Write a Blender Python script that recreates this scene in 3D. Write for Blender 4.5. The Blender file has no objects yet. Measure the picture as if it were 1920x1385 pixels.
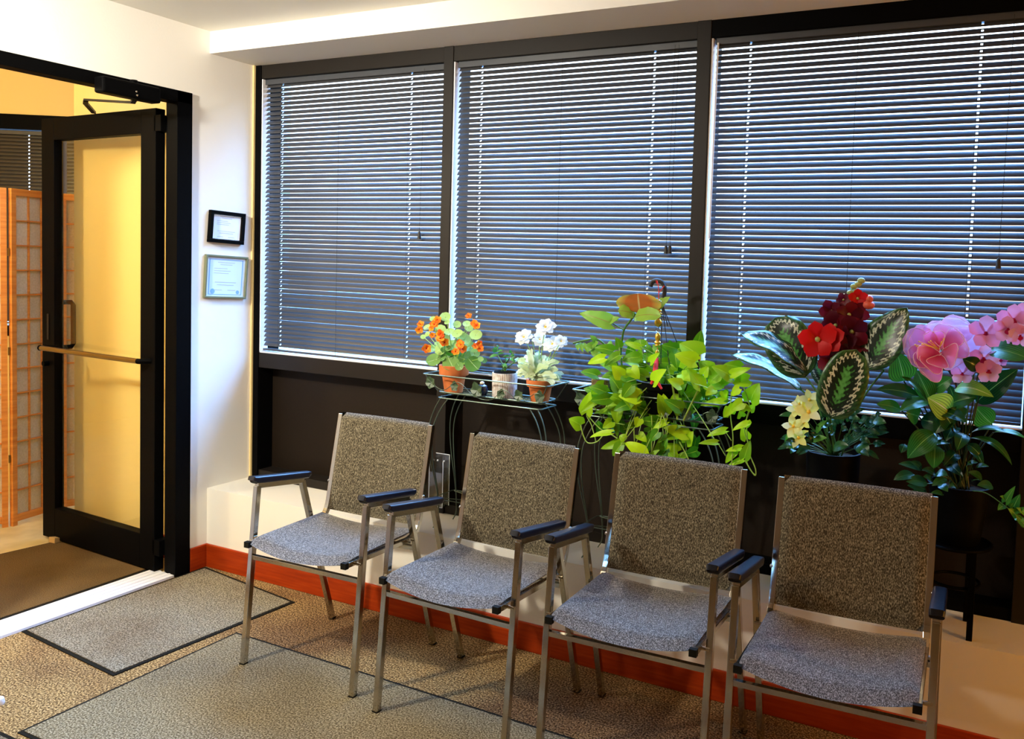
import bpy, math, random
import numpy as np
from mathutils import Vector, Matrix
random.seed(7)
PI = math.pi
S = bpy.context.scene
col = bpy.context.collection

# ------------------------------------------------------------------ camera
CAM = Vector((3.2774, -2.6264, 1.4323))
YAW, PITCH, ROLL = [math.radians(a) for a in (25.4502, -3.0301, 1.8645)]
FOC, PPX, PPY = 1575.4654, 192.2426, -111.6595
fw = Vector((-math.sin(YAW)*math.cos(PITCH), math.cos(YAW)*math.cos(PITCH), math.sin(PITCH)))
rt = Vector((math.cos(YAW), math.sin(YAW), 0)); up = rt.cross(fw)
r2 = rt*math.cos(ROLL)+up*math.sin(ROLL); u2 = up*math.cos(ROLL)-rt*math.sin(ROLL)
cd = bpy.data.cameras.new('camera'); cam = bpy.data.objects.new('camera', cd); col.objects.link(cam)
cam.matrix_world = Matrix(((r2.x, u2.x, -fw.x, CAM.x), (r2.y, u2.y, -fw.y, CAM.y), (r2.z, u2.z, -fw.z, CAM.z), (0, 0, 0, 1)))
cd.sensor_width = 36; cd.lens = FOC/1920*36; cd.shift_x = -PPX/1920; cd.shift_y = PPY/1920
cd.clip_start = .05; cd.clip_end = 200
S.camera = cam

def at(x, y, Y=None, X=None, Z=None):
    """world point seen at photo pixel (x, y) on the plane y=Y, x=X or z=Z"""
    d = fw+r2*((x-960-PPX)/FOC)-u2*((y-692.5-PPY)/FOC)
    if Y is not None: t = (Y-CAM.y)/d.y
    elif X is not None: t = (X-CAM.x)/d.x
    else: t = (Z-CAM.z)/d.z
    return CAM+d*t

# ------------------------------------------------------------------ world, lights, exposure
S.view_settings.view_transform = 'Standard'; S.view_settings.look = 'None'
S.view_settings.gamma = 1; S.view_settings.use_curve_mapping = False
S.view_settings.exposure = 0.5
W = bpy.data.worlds.new('sky'); S.world = W; W.use_nodes = True
wn = W.node_tree.nodes; wl = W.node_tree.links; wn.clear()
wo = wn.new('ShaderNodeOutputWorld'); bg = wn.new('ShaderNodeBackground')
tc = wn.new('ShaderNodeTexCoord'); sx = wn.new('ShaderNodeSeparateXYZ'); cr = wn.new('ShaderNodeValToRGB')
wl.new(tc.outputs['Generated'], sx.inputs[0]); wl.new(sx.outputs['Z'], cr.inputs[0])
cr.color_ramp.elements[0].position = 0.0; cr.color_ramp.elements[0].color = (.045, .042, .038, 1)
cr.color_ramp.elements[1].position = 0.02; cr.color_ramp.elements[1].color = (.095, .11, .135, 1)
for p, c in ((.33, (.12, .135, .155)), (.60, (.22, .52, 1.15)), (1, (.30, .75, 1.7))):
    e = cr.color_ramp.elements.new(p); e.color = (*c, 1)
wl.new(cr.outputs[0], bg.inputs[0]); bg.inputs[1].default_value = 25.0
wl.new(bg.outputs[0], wo.inputs[0])

def lamp(name, loc, radius, power, color):
    l = bpy.data.lights.new(name, 'POINT'); l.shadow_soft_size = radius; l.energy = power; l.color = color
    o = bpy.data.objects.new(name, l); col.objects.link(o); o.location = loc
    return o
def flood(name, loc, aim, angle, radius, power, color):
    l = bpy.data.lights.new(name, 'SPOT'); l.shadow_soft_size = radius; l.energy = power; l.color = color; l.spot_size = math.radians(angle); l.spot_blend = 1
    o = bpy.data.objects.new(name, l); col.objects.link(o); o.location = loc
    o.rotation_euler = (Vector(aim)-Vector(loc)).to_track_quat('-Z', 'Y').to_euler()
    return o
flood('ceiling_flood_lamp', (.50, -2.0, 2.28), (.25, -.1, .95), 128, .07, 212, (1, .93, .79))
lamp('soffit_fill_light', (1.5, -1.35, 2.22), .06, 20, (1, .93, .80))  # unseen fill light, added to brighten the soffit
lamp('table_lamp', (4.9, -.75, 1.0), .08, 44, (1, .44, .06))
lamp('side_room_lamp', (-1.2, -1.7, 2.3), .1, 62, (1, .84, .56))

# ------------------------------------------------------------------ materials
def new_mat(name):
    m = bpy.data.materials.new(name); m.use_nodes = True
    return m, m.node_tree.nodes, m.node_tree.links, m.node_tree.nodes['Principled BSDF']
def flat(name, c, rough=.5, metal=0., spec=.5, bump=0, bscale=200, trans=0., coat=0.):
    m, n, l, b = new_mat(name)
    b.inputs['Base Color'].default_value = (*c, 1); b.inputs['Roughness'].default_value = rough
    b.inputs['Metallic'].default_value = metal; b.inputs['Specular IOR Level'].default_value = spec
    b.inputs['Coat Weight'].default_value = coat
    tx = n.new('ShaderNodeTexCoord'); ns = n.new('ShaderNodeTexNoise'); ns.inputs['Scale'].default_value = bscale
    l.new(tx.outputs['Object'], ns.inputs['Vector'])
    if bump:
        bp = n.new('ShaderNodeBump'); bp.inputs['Strength'].default_value = bump; bp.inputs['Distance'].default_value = .002
        l.new(ns.outputs['Fac'], bp.inputs['Height']); l.new(bp.outputs[0], b.inputs['Normal'])
    else:
        mr = n.new('ShaderNodeMapRange'); mr.inputs['To Min'].default_value = max(0, rough-.04); mr.inputs['To Max'].default_value = min(1, rough+.04)
        l.new(ns.outputs['Fac'], mr.inputs['Value']); l.new(mr.outputs[0], b.inputs['Roughness'])
    return m
def noisy(name, stops, scale, rough=.9, stretch=(1, 1, 1), detail=2, bump=.5, big=None, spec=.2, bdist=.002):
    """speckled material: stops = [(pos, colour)...]; big = (scale, colour, lo, hi) patches of a second colour"""
    m, n, l, b = new_mat(name)
    tx = n.new('ShaderNodeTexCoord'); mp = n.new('ShaderNodeMapping'); mp.inputs['Scale'].default_value = stretch
    ns = n.new('ShaderNodeTexNoise'); ns.inputs['Scale'].default_value = scale; ns.inputs['Detail'].default_value = detail
    l.new(tx.outputs['Object'], mp.inputs[0]); l.new(mp.outputs[0], ns.inputs['Vector'])
    r = n.new('ShaderNodeValToRGB'); l.new(ns.outputs['Fac'], r.inputs[0])
    r.color_ramp.elements[0].position = stops[0][0]; r.color_ramp.elements[0].color = (*stops[0][1], 1)
    r.color_ramp.elements[1].position = stops[-1][0]; r.color_ramp.elements[1].color = (*stops[-1][1], 1)
    for p, c in stops[1:-1]:
        e = r.color_ramp.elements.new(p); e.color = (*c, 1)
    out = r.outputs[0]
    if big:
        n2 = n.new('ShaderNodeTexNoise'); n2.inputs['Scale'].default_value = big[0]; n2.inputs['Detail'].default_value = 3
        l.new(tx.outputs['Object'], n2.inputs['Vector'])
        mr = n.new('ShaderNodeMapRange'); mr.inputs['From Min'].default_value = big[2]; mr.inputs['From Max'].default_value = big[3]
        l.new(n2.outputs['Fac'], mr.inputs['Value'])
        mx = n.new('ShaderNodeMix'); mx.data_type = 'RGBA'; mx.blend_type = 'MULTIPLY'
        l.new(mr.outputs[0], mx.inputs['Factor']); l.new(out, mx.inputs['A']); mx.inputs['B'].default_value = (*big[1], 1)
        out = mx.outputs['Result']
    l.new(out, b.inputs['Base Color']); b.inputs['Roughness'].default_value = rough; b.inputs['Specular IOR Level'].default_value = spec
    if bump:
        bp = n.new('ShaderNodeBump'); bp.inputs['Strength'].default_value = bump; bp.inputs['Distance'].default_value = bdist
        l.new(ns.outputs['Fac'], bp.inputs['Height']); l.new(bp.outputs[0], b.inputs['Normal'])
    return m

M = {}
M['wall'] = flat('white_wall_paint', (.86, .84, .79), .55, bump=.12, bscale=120)
M['ceil'] = flat('ceiling_paint', (.88, .86, .78), .7, bump=.05)
M['ledge'] = flat('cream_ledge_paint', (.84, .80, .70), .45, bump=.08, bscale=90)
M['back'] = flat('beige_room_wall', (.34, .27, .19), .7, bump=.05)
M['yellow'] = flat('yellow_wall_paint', (.86, .62, .22), .5, bump=.05)
M['black'] = flat('black_metal_frame', (.002, .002, .0022), .5, spec=.03)
M['bronze'] = flat('dark_bronze_frame', (.012, .009, .0065), .5, spec=.2)
M['panel'] = noisy('brown_spandrel_panel', [(.3, (.0085, .0045, .0018)), (.7, (.013, .007, .0026))], 300, .6, bump=.15)
M['slat'] = flat('charcoal_blind_slat', (.055, .055, .058), .40, spec=.35)
M['cord'] = flat('dark_cord', (.012, .012, .014), .6)
M['wand'] = flat('clear_white_wand', (.80, .84, .9), .15, spec=.8)
M['rail'] = flat('blind_rail', (.05, .055, .065), .3, spec=.5)
M['white_al'] = flat('white_aluminium', (.75, .76, .80), .35, spec=.5)
M['caulk'] = flat('yellowed_caulk', (.75, .58, .26), .6)
M['rubber'] = flat('black_rubber', (.010, .009, .006), .8, spec=.1)
M['baseb'] = noisy('red_brown_wood', [(.3, (.27, .024, .002)), (.55, (.34, .034, .003)), (.8, (.42, .055, .005))], 6, .4, stretch=(1, 1, 14), bump=.05, spec=.22)
M['carpet'] = noisy('loop_carpet', [(.34, (.045, .026, .011)), (.49, (.20, .125, .050)), (.64, (.56, .385, .17))], 170, 1, detail=2.5, bump=.6, big=(1.4, (.58, .50, .52), .45, .60), spec=.05, bdist=.004)
M['mat'] = noisy('grey_mat_pile', [(.34, (.060, .050, .034)), (.5, (.185, .160, .110)), (.66, (.38, .34, .25))], 190, 1, detail=2.5, bump=.6, big=(2.2, (.76, .68, .62), .45, .68), spec=.05, bdist=.003)
M['mat2'] = noisy('olive_mat_pile', [(.34, (.060, .045, .024)), (.5, (.195, .158, .090)), (.66, (.40, .34, .22))], 190, 1, detail=2.5, bump=.6, big=(1.6, (.70, .70, .74), .42, .66), spec=.05, bdist=.003)
M['mat3'] = noisy('brown_mat_pile', [(.30, (.05, .027, .010)), (.7, (.20, .125, .050))], 330, 1, detail=3, bump=.8, big=(2, (.6, .6, .6), .45, .68), spec=.05)
M['tile'] = noisy('cream_tile', [(.3, (.52, .40, .16)), (.7, (.70, .56, .26))], 9, .35, bump=.02, spec=.5)
M['fabric'] = noisy('tweed_upholstery', [(.36, (.026, .020, .012)), (.46, (.075, .061, .037)), (.55, (.145, .122, .078)), (.66, (.30, .26, .175))], 330, .95, stretch=(1.2, 1.2, .50), detail=2.5, bump=.6, spec=.15, bdist=.002)
M['fabric_s'] = noisy('tweed_seat_upholstery', [(.36, (.034, .029, .024)), (.46, (.088, .077, .064)), (.55, (.165, .148, .126)), (.66, (.31, .285, .25))], 330, .95, stretch=(1.2, .50, 1.2), detail=2.5, bump=.6, spec=.15, bdist=.002)
for k_ in ('fabric', 'fabric_s'):
    b_ = M[k_].node_tree.nodes['Principled BSDF']; b_.inputs['Sheen Weight'].default_value = .35; b_.inputs['Sheen Roughness'].default_value = .4
M['chrome'] = flat('worn_chrome', (.56, .52, .44), .13, metal=1.)
M['armpad'] = flat('black_arm_pad', (.003, .004, .010), .30, spec=.5)
M['wood'] = noisy('honey_wood', [(.3, (.62, .20, .03)), (.7, (.78, .32, .06))], 5, .4, stretch=(1, 1, 14), bump=.03, spec=.4)
M['paper'] = noisy('rice_paper', [(.3, (.60, .50, .32)), (.7, (.70, .60, .42))], 120, .9, bump=.2)
M['wedge'] = flat('pale_wood', (.62, .42, .18), .5)
M['brass'] = flat('bronze_bar', (.28, .20, .07), .3, metal=1.)
M['terra'] = noisy('terracotta', [(.3, (.50, .125, .030)), (.7, (.66, .19, .05))], 25, .7, bump=.1)
M['soil'] = noisy('potting_soil', [(.35, (.010, .007, .004)), (.65, (.06, .04, .025))], 90, 1, bump=1)
M['wire'] = flat('green_patina_wire', (.115, .155, .115), .38, metal=.7)
M['wireleaf'] = noisy('dark_green_tin', [(.3, (.02, .05, .022)), (.7, (.07, .12, .05))], 40, .45, bump=.2, spec=.5)
M['blackpot'] = flat('black_glazed_pot', (.002, .002, .0022), .45, spec=.10)
M['ornament'] = flat('dark_blue_glaze', (.010, .02, .05), .12, spec=.8)
M['cream'] = flat('cream_paint', (.7, .6, .42), .5)
M['gold'] = flat('gilded_charm', (.85, .48, .07), .3, metal=.75)
M['steel'] = flat('steel_ring', (.6, .6, .6), .2, metal=1.)
M['redcord'] = flat('red_tassel_thread', (.75, .015, .01), .7, bump=.6, bscale=400)
M['framewood'] = flat('sage_gilt_frame', (.16, .17, .09), .4, spec=.4)
M['paperwhite'] = flat('certificate_paper', (.82, .85, .92), .5)
M['paperblue'] = flat('pale_blue_paper', (.66, .78, .90), .5)
M['ink'] = flat('grey_print', (.42, .45, .52), .6)
M['inkblue'] = flat('blue_print', (.22, .42, .70), .6)
M['silver'] = flat('silver_fillet', (.7, .7, .72), .25, metal=1.)
M['asphalt'] = noisy('asphalt', [(.3, (.10, .10, .095)), (.7, (.17, .165, .15))], 3, .9, bump=0)
M['hedge'] = noisy('hedge_green', [(.3, (.006, .012, .006)), (.7, (.03, .05, .02))], 6, .9, bump=0)
M['brick'] = noisy('far_facade', [(.3, (.05, .045, .04)), (.7, (.09, .08, .07))], 3, .9, bump=0)
M['white_pl'] = flat('white_plastic', (.85, .85, .85), .35)
M['woodpc'] = noisy('weathered_bark', [(.3, (.07, .045, .02)), (.7, (.34, .24, .12))], 40, .8, bump=.5)

# ribbed white-and-brown pot
m, n, l, b = new_mat('ribbed_ceramic'); M['ribbed'] = m
tx = n.new('ShaderNodeTexCoord'); ns = n.new('ShaderNodeTexNoise'); ns.inputs['Scale'].default_value = 60
l.new(tx.outputs['Object'], ns.inputs['Vector'])
uv = n.new('ShaderNodeUVMap'); sp = n.new('ShaderNodeSeparateXYZ'); l.new(uv.outputs[0], sp.inputs[0])
mt = n.new('ShaderNodeMath'); mt.operation = 'MULTIPLY'; mt.inputs[1].default_value = 2*PI*44; l.new(sp.outputs['X'], mt.inputs[0])
sn = n.new('ShaderNodeMath'); sn.operation = 'SINE'; l.new(mt.outputs[0], sn.inputs[0])
ad = n.new('ShaderNodeMath'); ad.operation = 'MULTIPLY_ADD'; ad.inputs[1].default_value = .25; l.new(sn.outputs[0], ad.inputs[0]); l.new(ns.outputs['Fac'], ad.inputs[2])
r = n.new('ShaderNodeValToRGB'); r.color_ramp.elements[0].position = .25; r.color_ramp.elements[0].color = (.28, .15, .07, 1)
r.color_ramp.elements[1].position = .48; r.color_ramp.elements[1].color = (.84, .80, .74, 1); l.new(ad.outputs[0], r.inputs[0]); l.new(r.outputs[0], b.inputs['Base Color'])

def leafmat(name, c0, c1, vein=None, veinw=.06, rough=.42, transl=.22, stripes=0, edge=None, spec=.28):
    """leaf material in leaf coordinates: colour varies per leaf (uv layer var) between c0 and c1"""
    m, n, l, b = new_mat(name)
    uv = n.new('ShaderNodeUVMap'); uv.uv_map = 'UVMap'; sp = n.new('ShaderNodeSeparateXYZ'); l.new(uv.outputs[0], sp.inputs[0])
    va = n.new('ShaderNodeUVMap'); va.uv_map = 'var'; sv = n.new('ShaderNodeSeparateXYZ'); l.new(va.outputs[0], sv.inputs[0])
    mx = n.new('ShaderNodeMix'); mx.data_type = 'RGBA'; mx.inputs['A'].default_value = (*c0, 1); mx.inputs['B'].default_value = (*c1, 1)
    l.new(sv.outputs['X'], mx.inputs['Factor']); out = mx.outputs['Result']
    def mth(op, a, bb=None, cc=None):
        k = n.new('ShaderNodeMath'); k.operation = op
        for i, v in enumerate((a, bb, cc)):
            if v is None: continue
            if isinstance(v, (int, float)): k.inputs[i].default_value = v
            else: l.new(v, k.inputs[i])
        return k.outputs[0]
    d = mth('ABSOLUTE', mth('SUBTRACT', sp.outputs['X'], .5))
    if stripes:
        f = mth('MULTIPLY_ADD', mth('SINE', mth('MULTIPLY', d, stripes)), .5, .5)
        k = n.new('ShaderNodeMix'); k.data_type = 'RGBA'; k.inputs['B'].default_value = (c0[0]*.35, c0[1]*.35, c0[2]*.4, 1)
        l.new(mth('MULTIPLY', f, .7), k.inputs['Factor']); l.new(out, k.inputs['A']); out = k.outputs['Result']
    if edge:
        k = n.new('ShaderNodeMix'); k.data_type = 'RGBA'; k.inputs['B'].default_value = (*edge, 1)
        f = n.new('ShaderNodeMapRange'); f.inputs['From Min'].default_value = .28; f.inputs['From Max'].default_value = .48
        l.new(d, f.inputs['Value']); l.new(f.outputs[0], k.inputs['Factor']); l.new(out, k.inputs['A']); out = k.outputs['Result']
    if vein:
        k = n.new('ShaderNodeMix'); k.data_type = 'RGBA'; k.inputs['B'].default_value = (*vein, 1)
        l.new(mth('LESS_THAN', d, veinw/2), k.inputs['Factor']); l.new(out, k.inputs['A']); out = k.outputs['Result']
    l.new(out, b.inputs['Base Color']); b.inputs['Roughness'].default_value = rough; b.inputs['Specular IOR Level'].default_value = spec
    if transl:
        t = n.new('ShaderNodeBsdfTranslucent'); l.new(out, t.inputs[0]); ms = n.new('ShaderNodeMixShader'); ms.inputs[0].default_value = transl
        l.new(b.outputs[0], ms.inputs[1]); l.new(t.outputs[0], ms.inputs[2])
        l.new(ms.outputs[0], n['Material Output'].inputs['Surface'])
    return m
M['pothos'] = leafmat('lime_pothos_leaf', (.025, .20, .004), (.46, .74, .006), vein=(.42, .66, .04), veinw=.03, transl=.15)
M['begonia'] = leafmat('green_begonia_leaf', (.16, .36, .03), (.30, .50, .06), vein=(.30, .20, .05), veinw=.04)
M['begoniared'] = leafmat('russet_begonia_leaf', (.38, .07, .008), (.48, .12, .015), vein=(.55, .28, .07), veinw=.04, edge=(.50, .34, .04))
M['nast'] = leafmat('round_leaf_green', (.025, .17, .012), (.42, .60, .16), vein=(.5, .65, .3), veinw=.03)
M['dusty'] = leafmat('silver_green_leaf', (.42, .58, .28), (.72, .78, .56), vein=(.6, .7, .3), veinw=.08)
M['jade'] = leafmat('small_green_leaf', (.03, .15, .03), (.10, .32, .06))
M['lily'] = leafmat('striped_green_leaf', (.004, .055, .012), (.06, .26, .018), stripes=70, vein=(.2, .42, .08), veinw=.03, transl=.2, rough=.28)
M['lilybright'] = leafmat('yellow_green_leaf', (.20, .42, .03), (.34, .56, .05), stripes=60, vein=(.55, .62, .2), veinw=.05, transl=.25)
M['dark'] = leafmat('dark_glossy_leaf', (.008, .04, .012), (.02, .09, .018), vein=(.04, .14, .04), veinw=.04, transl=.1, rough=.25)
M['ivy'] = leafmat('ivy_leaf', (.02, .13, .012), (.10, .30, .02), vein=(.25, .42, .06), veinw=.05, transl=.2)
M['orange'] = leafmat('orange_petal', (.85, .09, .006), (.90, .42, .02), transl=.3, rough=.6)
M['yellowp'] = leafmat('yellow_petal', (.85, .78, .12), (.88, .86, .45), transl=.3, rough=.6)
M['whitep'] = leafmat('white_petal', (.88, .88, .78), (.9, .9, .86), transl=.35, rough=.6)
M['redp'] = leafmat('bright_red_petal', (.60, .004, .004), (.45, .002, .004), transl=.2, rough=.5)
M['maroonp'] = leafmat('dark_maroon_petal', (.055, .002, .012), (.16, .003, .012), transl=.15, rough=.4)
M['pinkp'] = leafmat('pink_orchid_petal', (.80, .26, .50), (.85, .52, .66), transl=.3, rough=.5)
M['magp'] = leafmat('magenta_lip', (.42, .006, .06), (.55, .01, .12), transl=.2, rough=.4)
M['stem'] = flat('green_stem', (.06, .16, .02), .5)
M['palestem'] = flat('pale_green_stem', (.30, .48, .07), .5)
M['darkstem'] = flat('dark_green_stem', (.010, .035, .010), .5)
M['bud'] = flat('pale_bud', (.36, .42, .14), .5)
M['redbud'] = flat('red_cream_bud', (.62, .10, .06), .4)
M['rimw'] = flat('pale_pink_wire', (.85, .62, .72), .4)
M['yellowc'] = flat('yellow_stamen', (.9, .62, .06), .5)

# sheer nylon petal: pink at the heart, pale and see-through outside
m, n, l, b = new_mat('sheer_pink_nylon'); M['sheer'] = m
uv = n.new('ShaderNodeUVMap'); uv.uv_map = 'UVMap'; sp = n.new('ShaderNodeSeparateXYZ'); l.new(uv.outputs[0], sp.inputs[0])
va = n.new('ShaderNodeUVMap'); va.uv_map = 'var'; sv = n.new('ShaderNodeSeparateXYZ'); l.new(va.outputs[0], sv.inputs[0])
ad = n.new('ShaderNodeMath'); ad.operation = 'MULTIPLY_ADD'; ad.inputs[1].default_value = .62
l.new(sv.outputs['X'], ad.inputs[0]); m7 = n.new('ShaderNodeMath'); m7.operation = 'MULTIPLY'; m7.inputs[1].default_value = .62; l.new(sp.outputs['Y'], m7.inputs[0]); l.new(m7.outputs[0], ad.inputs[2])
r = n.new('ShaderNodeValToRGB'); l.new(ad.outputs[0], r.inputs[0])
r.color_ramp.elements[0].position = .15; r.color_ramp.elements[0].color = (.70, .015, .12, 1)
r.color_ramp.elements[1].position = .55; r.color_ramp.elements[1].color = (.86, .20, .50, 1)
e = r.color_ramp.elements.new(1.0); e.color = (.85, .50, .78, 1)
l.new(r.outputs[0], b.inputs['Base Color']); b.inputs['Roughness'].default_value = .4
tl = n.new('ShaderNodeBsdfTranslucent'); l.new(r.outputs[0], tl.inputs[0]); tp = n.new('ShaderNodeBsdfTransparent')
m1 = n.new('ShaderNodeMixShader'); m1.inputs[0].default_value = .35; l.new(b.outputs[0], m1.inputs[1]); l.new(tl.outputs[0], m1.inputs[2])
m2 = n.new('ShaderNodeMixShader'); m2.inputs[0].default_value = .22; l.new(m1.outputs[0], m2.inputs[1]); l.new(tp.outputs[0], m2.inputs[2])
l.new(m2.outputs[0], n['Material Output'].inputs['Surface'])

# calathea: dark blade, cream feathered ring, bright feathered midrib
m, n, l, b = new_mat('feathered_prayer_leaf'); M['calathea'] = m
uv = n.new('ShaderNodeUVMap'); uv.uv_map = 'UVMap'; sp = n.new('ShaderNodeSeparateXYZ'); l.new(uv.outputs[0], sp.inputs[0])
def mk(op, a, bb=None, cc=None):
    k = n.new('ShaderNodeMath'); k.operation = op
    for i, v in enumerate((a, bb, cc)):
        if v is None: continue
        if isinstance(v, (int, float)): k.inputs[i].default_value = v
        else: l.new(v, k.inputs[i])
    return k.outputs[0]
d = mk('MULTIPLY', mk('ABSOLUTE', mk('SUBTRACT', sp.outputs['X'], .5)), 2.0)      # 0 midrib, 1 edge
vv = mk('SUBTRACT', sp.outputs['Y'], mk('MULTIPLY', d, .30))                       # veins run forward
feath = mk('MULTIPLY', mk('SINE', mk('MULTIPLY', vv, 74.0)), .075)
nz = n.new('ShaderNodeTexNoise'); nz.inputs['Scale'].default_value = 16; l.new(uv.outputs[0], nz.inputs['Vector'])
wob = mk('ADD', feath, mk('MULTIPLY', mk('SUBTRACT', nz.outputs['Fac'], .5), .50))
endf = mk('MULTIPLY', mk('ABSOLUTE', mk('SUBTRACT', sp.outputs['Y'], .5)), 2.0)
rad = mk('ADD', mk('POWER', mk('ADD', mk('POWER', d, 2.2), mk('MULTIPLY', mk('POWER', endf, 5.0), .8)), .5), wob)
r = n.new('ShaderNodeValToRGB'); l.new(rad, r.inputs[0]); cr2 = r.color_ramp
cr2.elements[0].position = 0; cr2.elements[0].color = (.10, .36, .09, 1)
cr2.elements[1].position = .13; cr2.elements[1].color = (.06, .26, .05, 1)
for p, c in ((.21, (.006, .02, .010)), (.48, (.007, .016, .012)), (.54, (.60, .66, .52)), (.62, (.56, .62, .46)), (.67, (.010, .030, .014)), (.86, (.02, .08, .02)), (1, (.05, .15, .04))):
    e = cr2.elements.new(p); e.color = (*c, 1)
l.new(r.outputs[0], b.inputs['Base Color']); b.inputs['Roughness'].default_value = .3

def glassmat(name, tint, gloss, rough=.02):
    m, n, l, b = new_mat(name); n.remove(b)
    t = n.new('ShaderNodeBsdfTransparent'); t.inputs[0].default_value = (*tint, 1)
    g = n.new('ShaderNodeBsdfGlossy'); g.inputs['Roughness'].default_value = rough
    fr = n.new('ShaderNodeLayerWeight'); fr.inputs[0].default_value = .5
    pw = n.new('ShaderNodeMath'); pw.operation = 'POWER'; pw.inputs[1].default_value = 5; l.new(fr.outputs['Facing'], pw.inputs[0])
    k = n.new('ShaderNodeMath'); k.operation = 'MULTIPLY_ADD'; k.inputs[1].default_value = .9; k.inputs[2].default_value = gloss; l.new(pw.outputs[0], k.inputs[0])
    x = n.new('ShaderNodeMixShader'); l.new(k.outputs[0], x.inputs[0]); l.new(t.outputs[0], x.inputs[1]); l.new(g.outputs[0], x.inputs[2])
    l.new(x.outputs[0], n['Material Output'].inputs['Surface'])
    return m
M['glass'] = glassmat('window_glass', (.92, .95, .96), .02)
M['doorglass'] = glassmat('door_glass', (.95, .96, .92), .04)
M['acrylic'] = glassmat('clear_acrylic', (.86, .86, .80), .10, .05)

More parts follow.
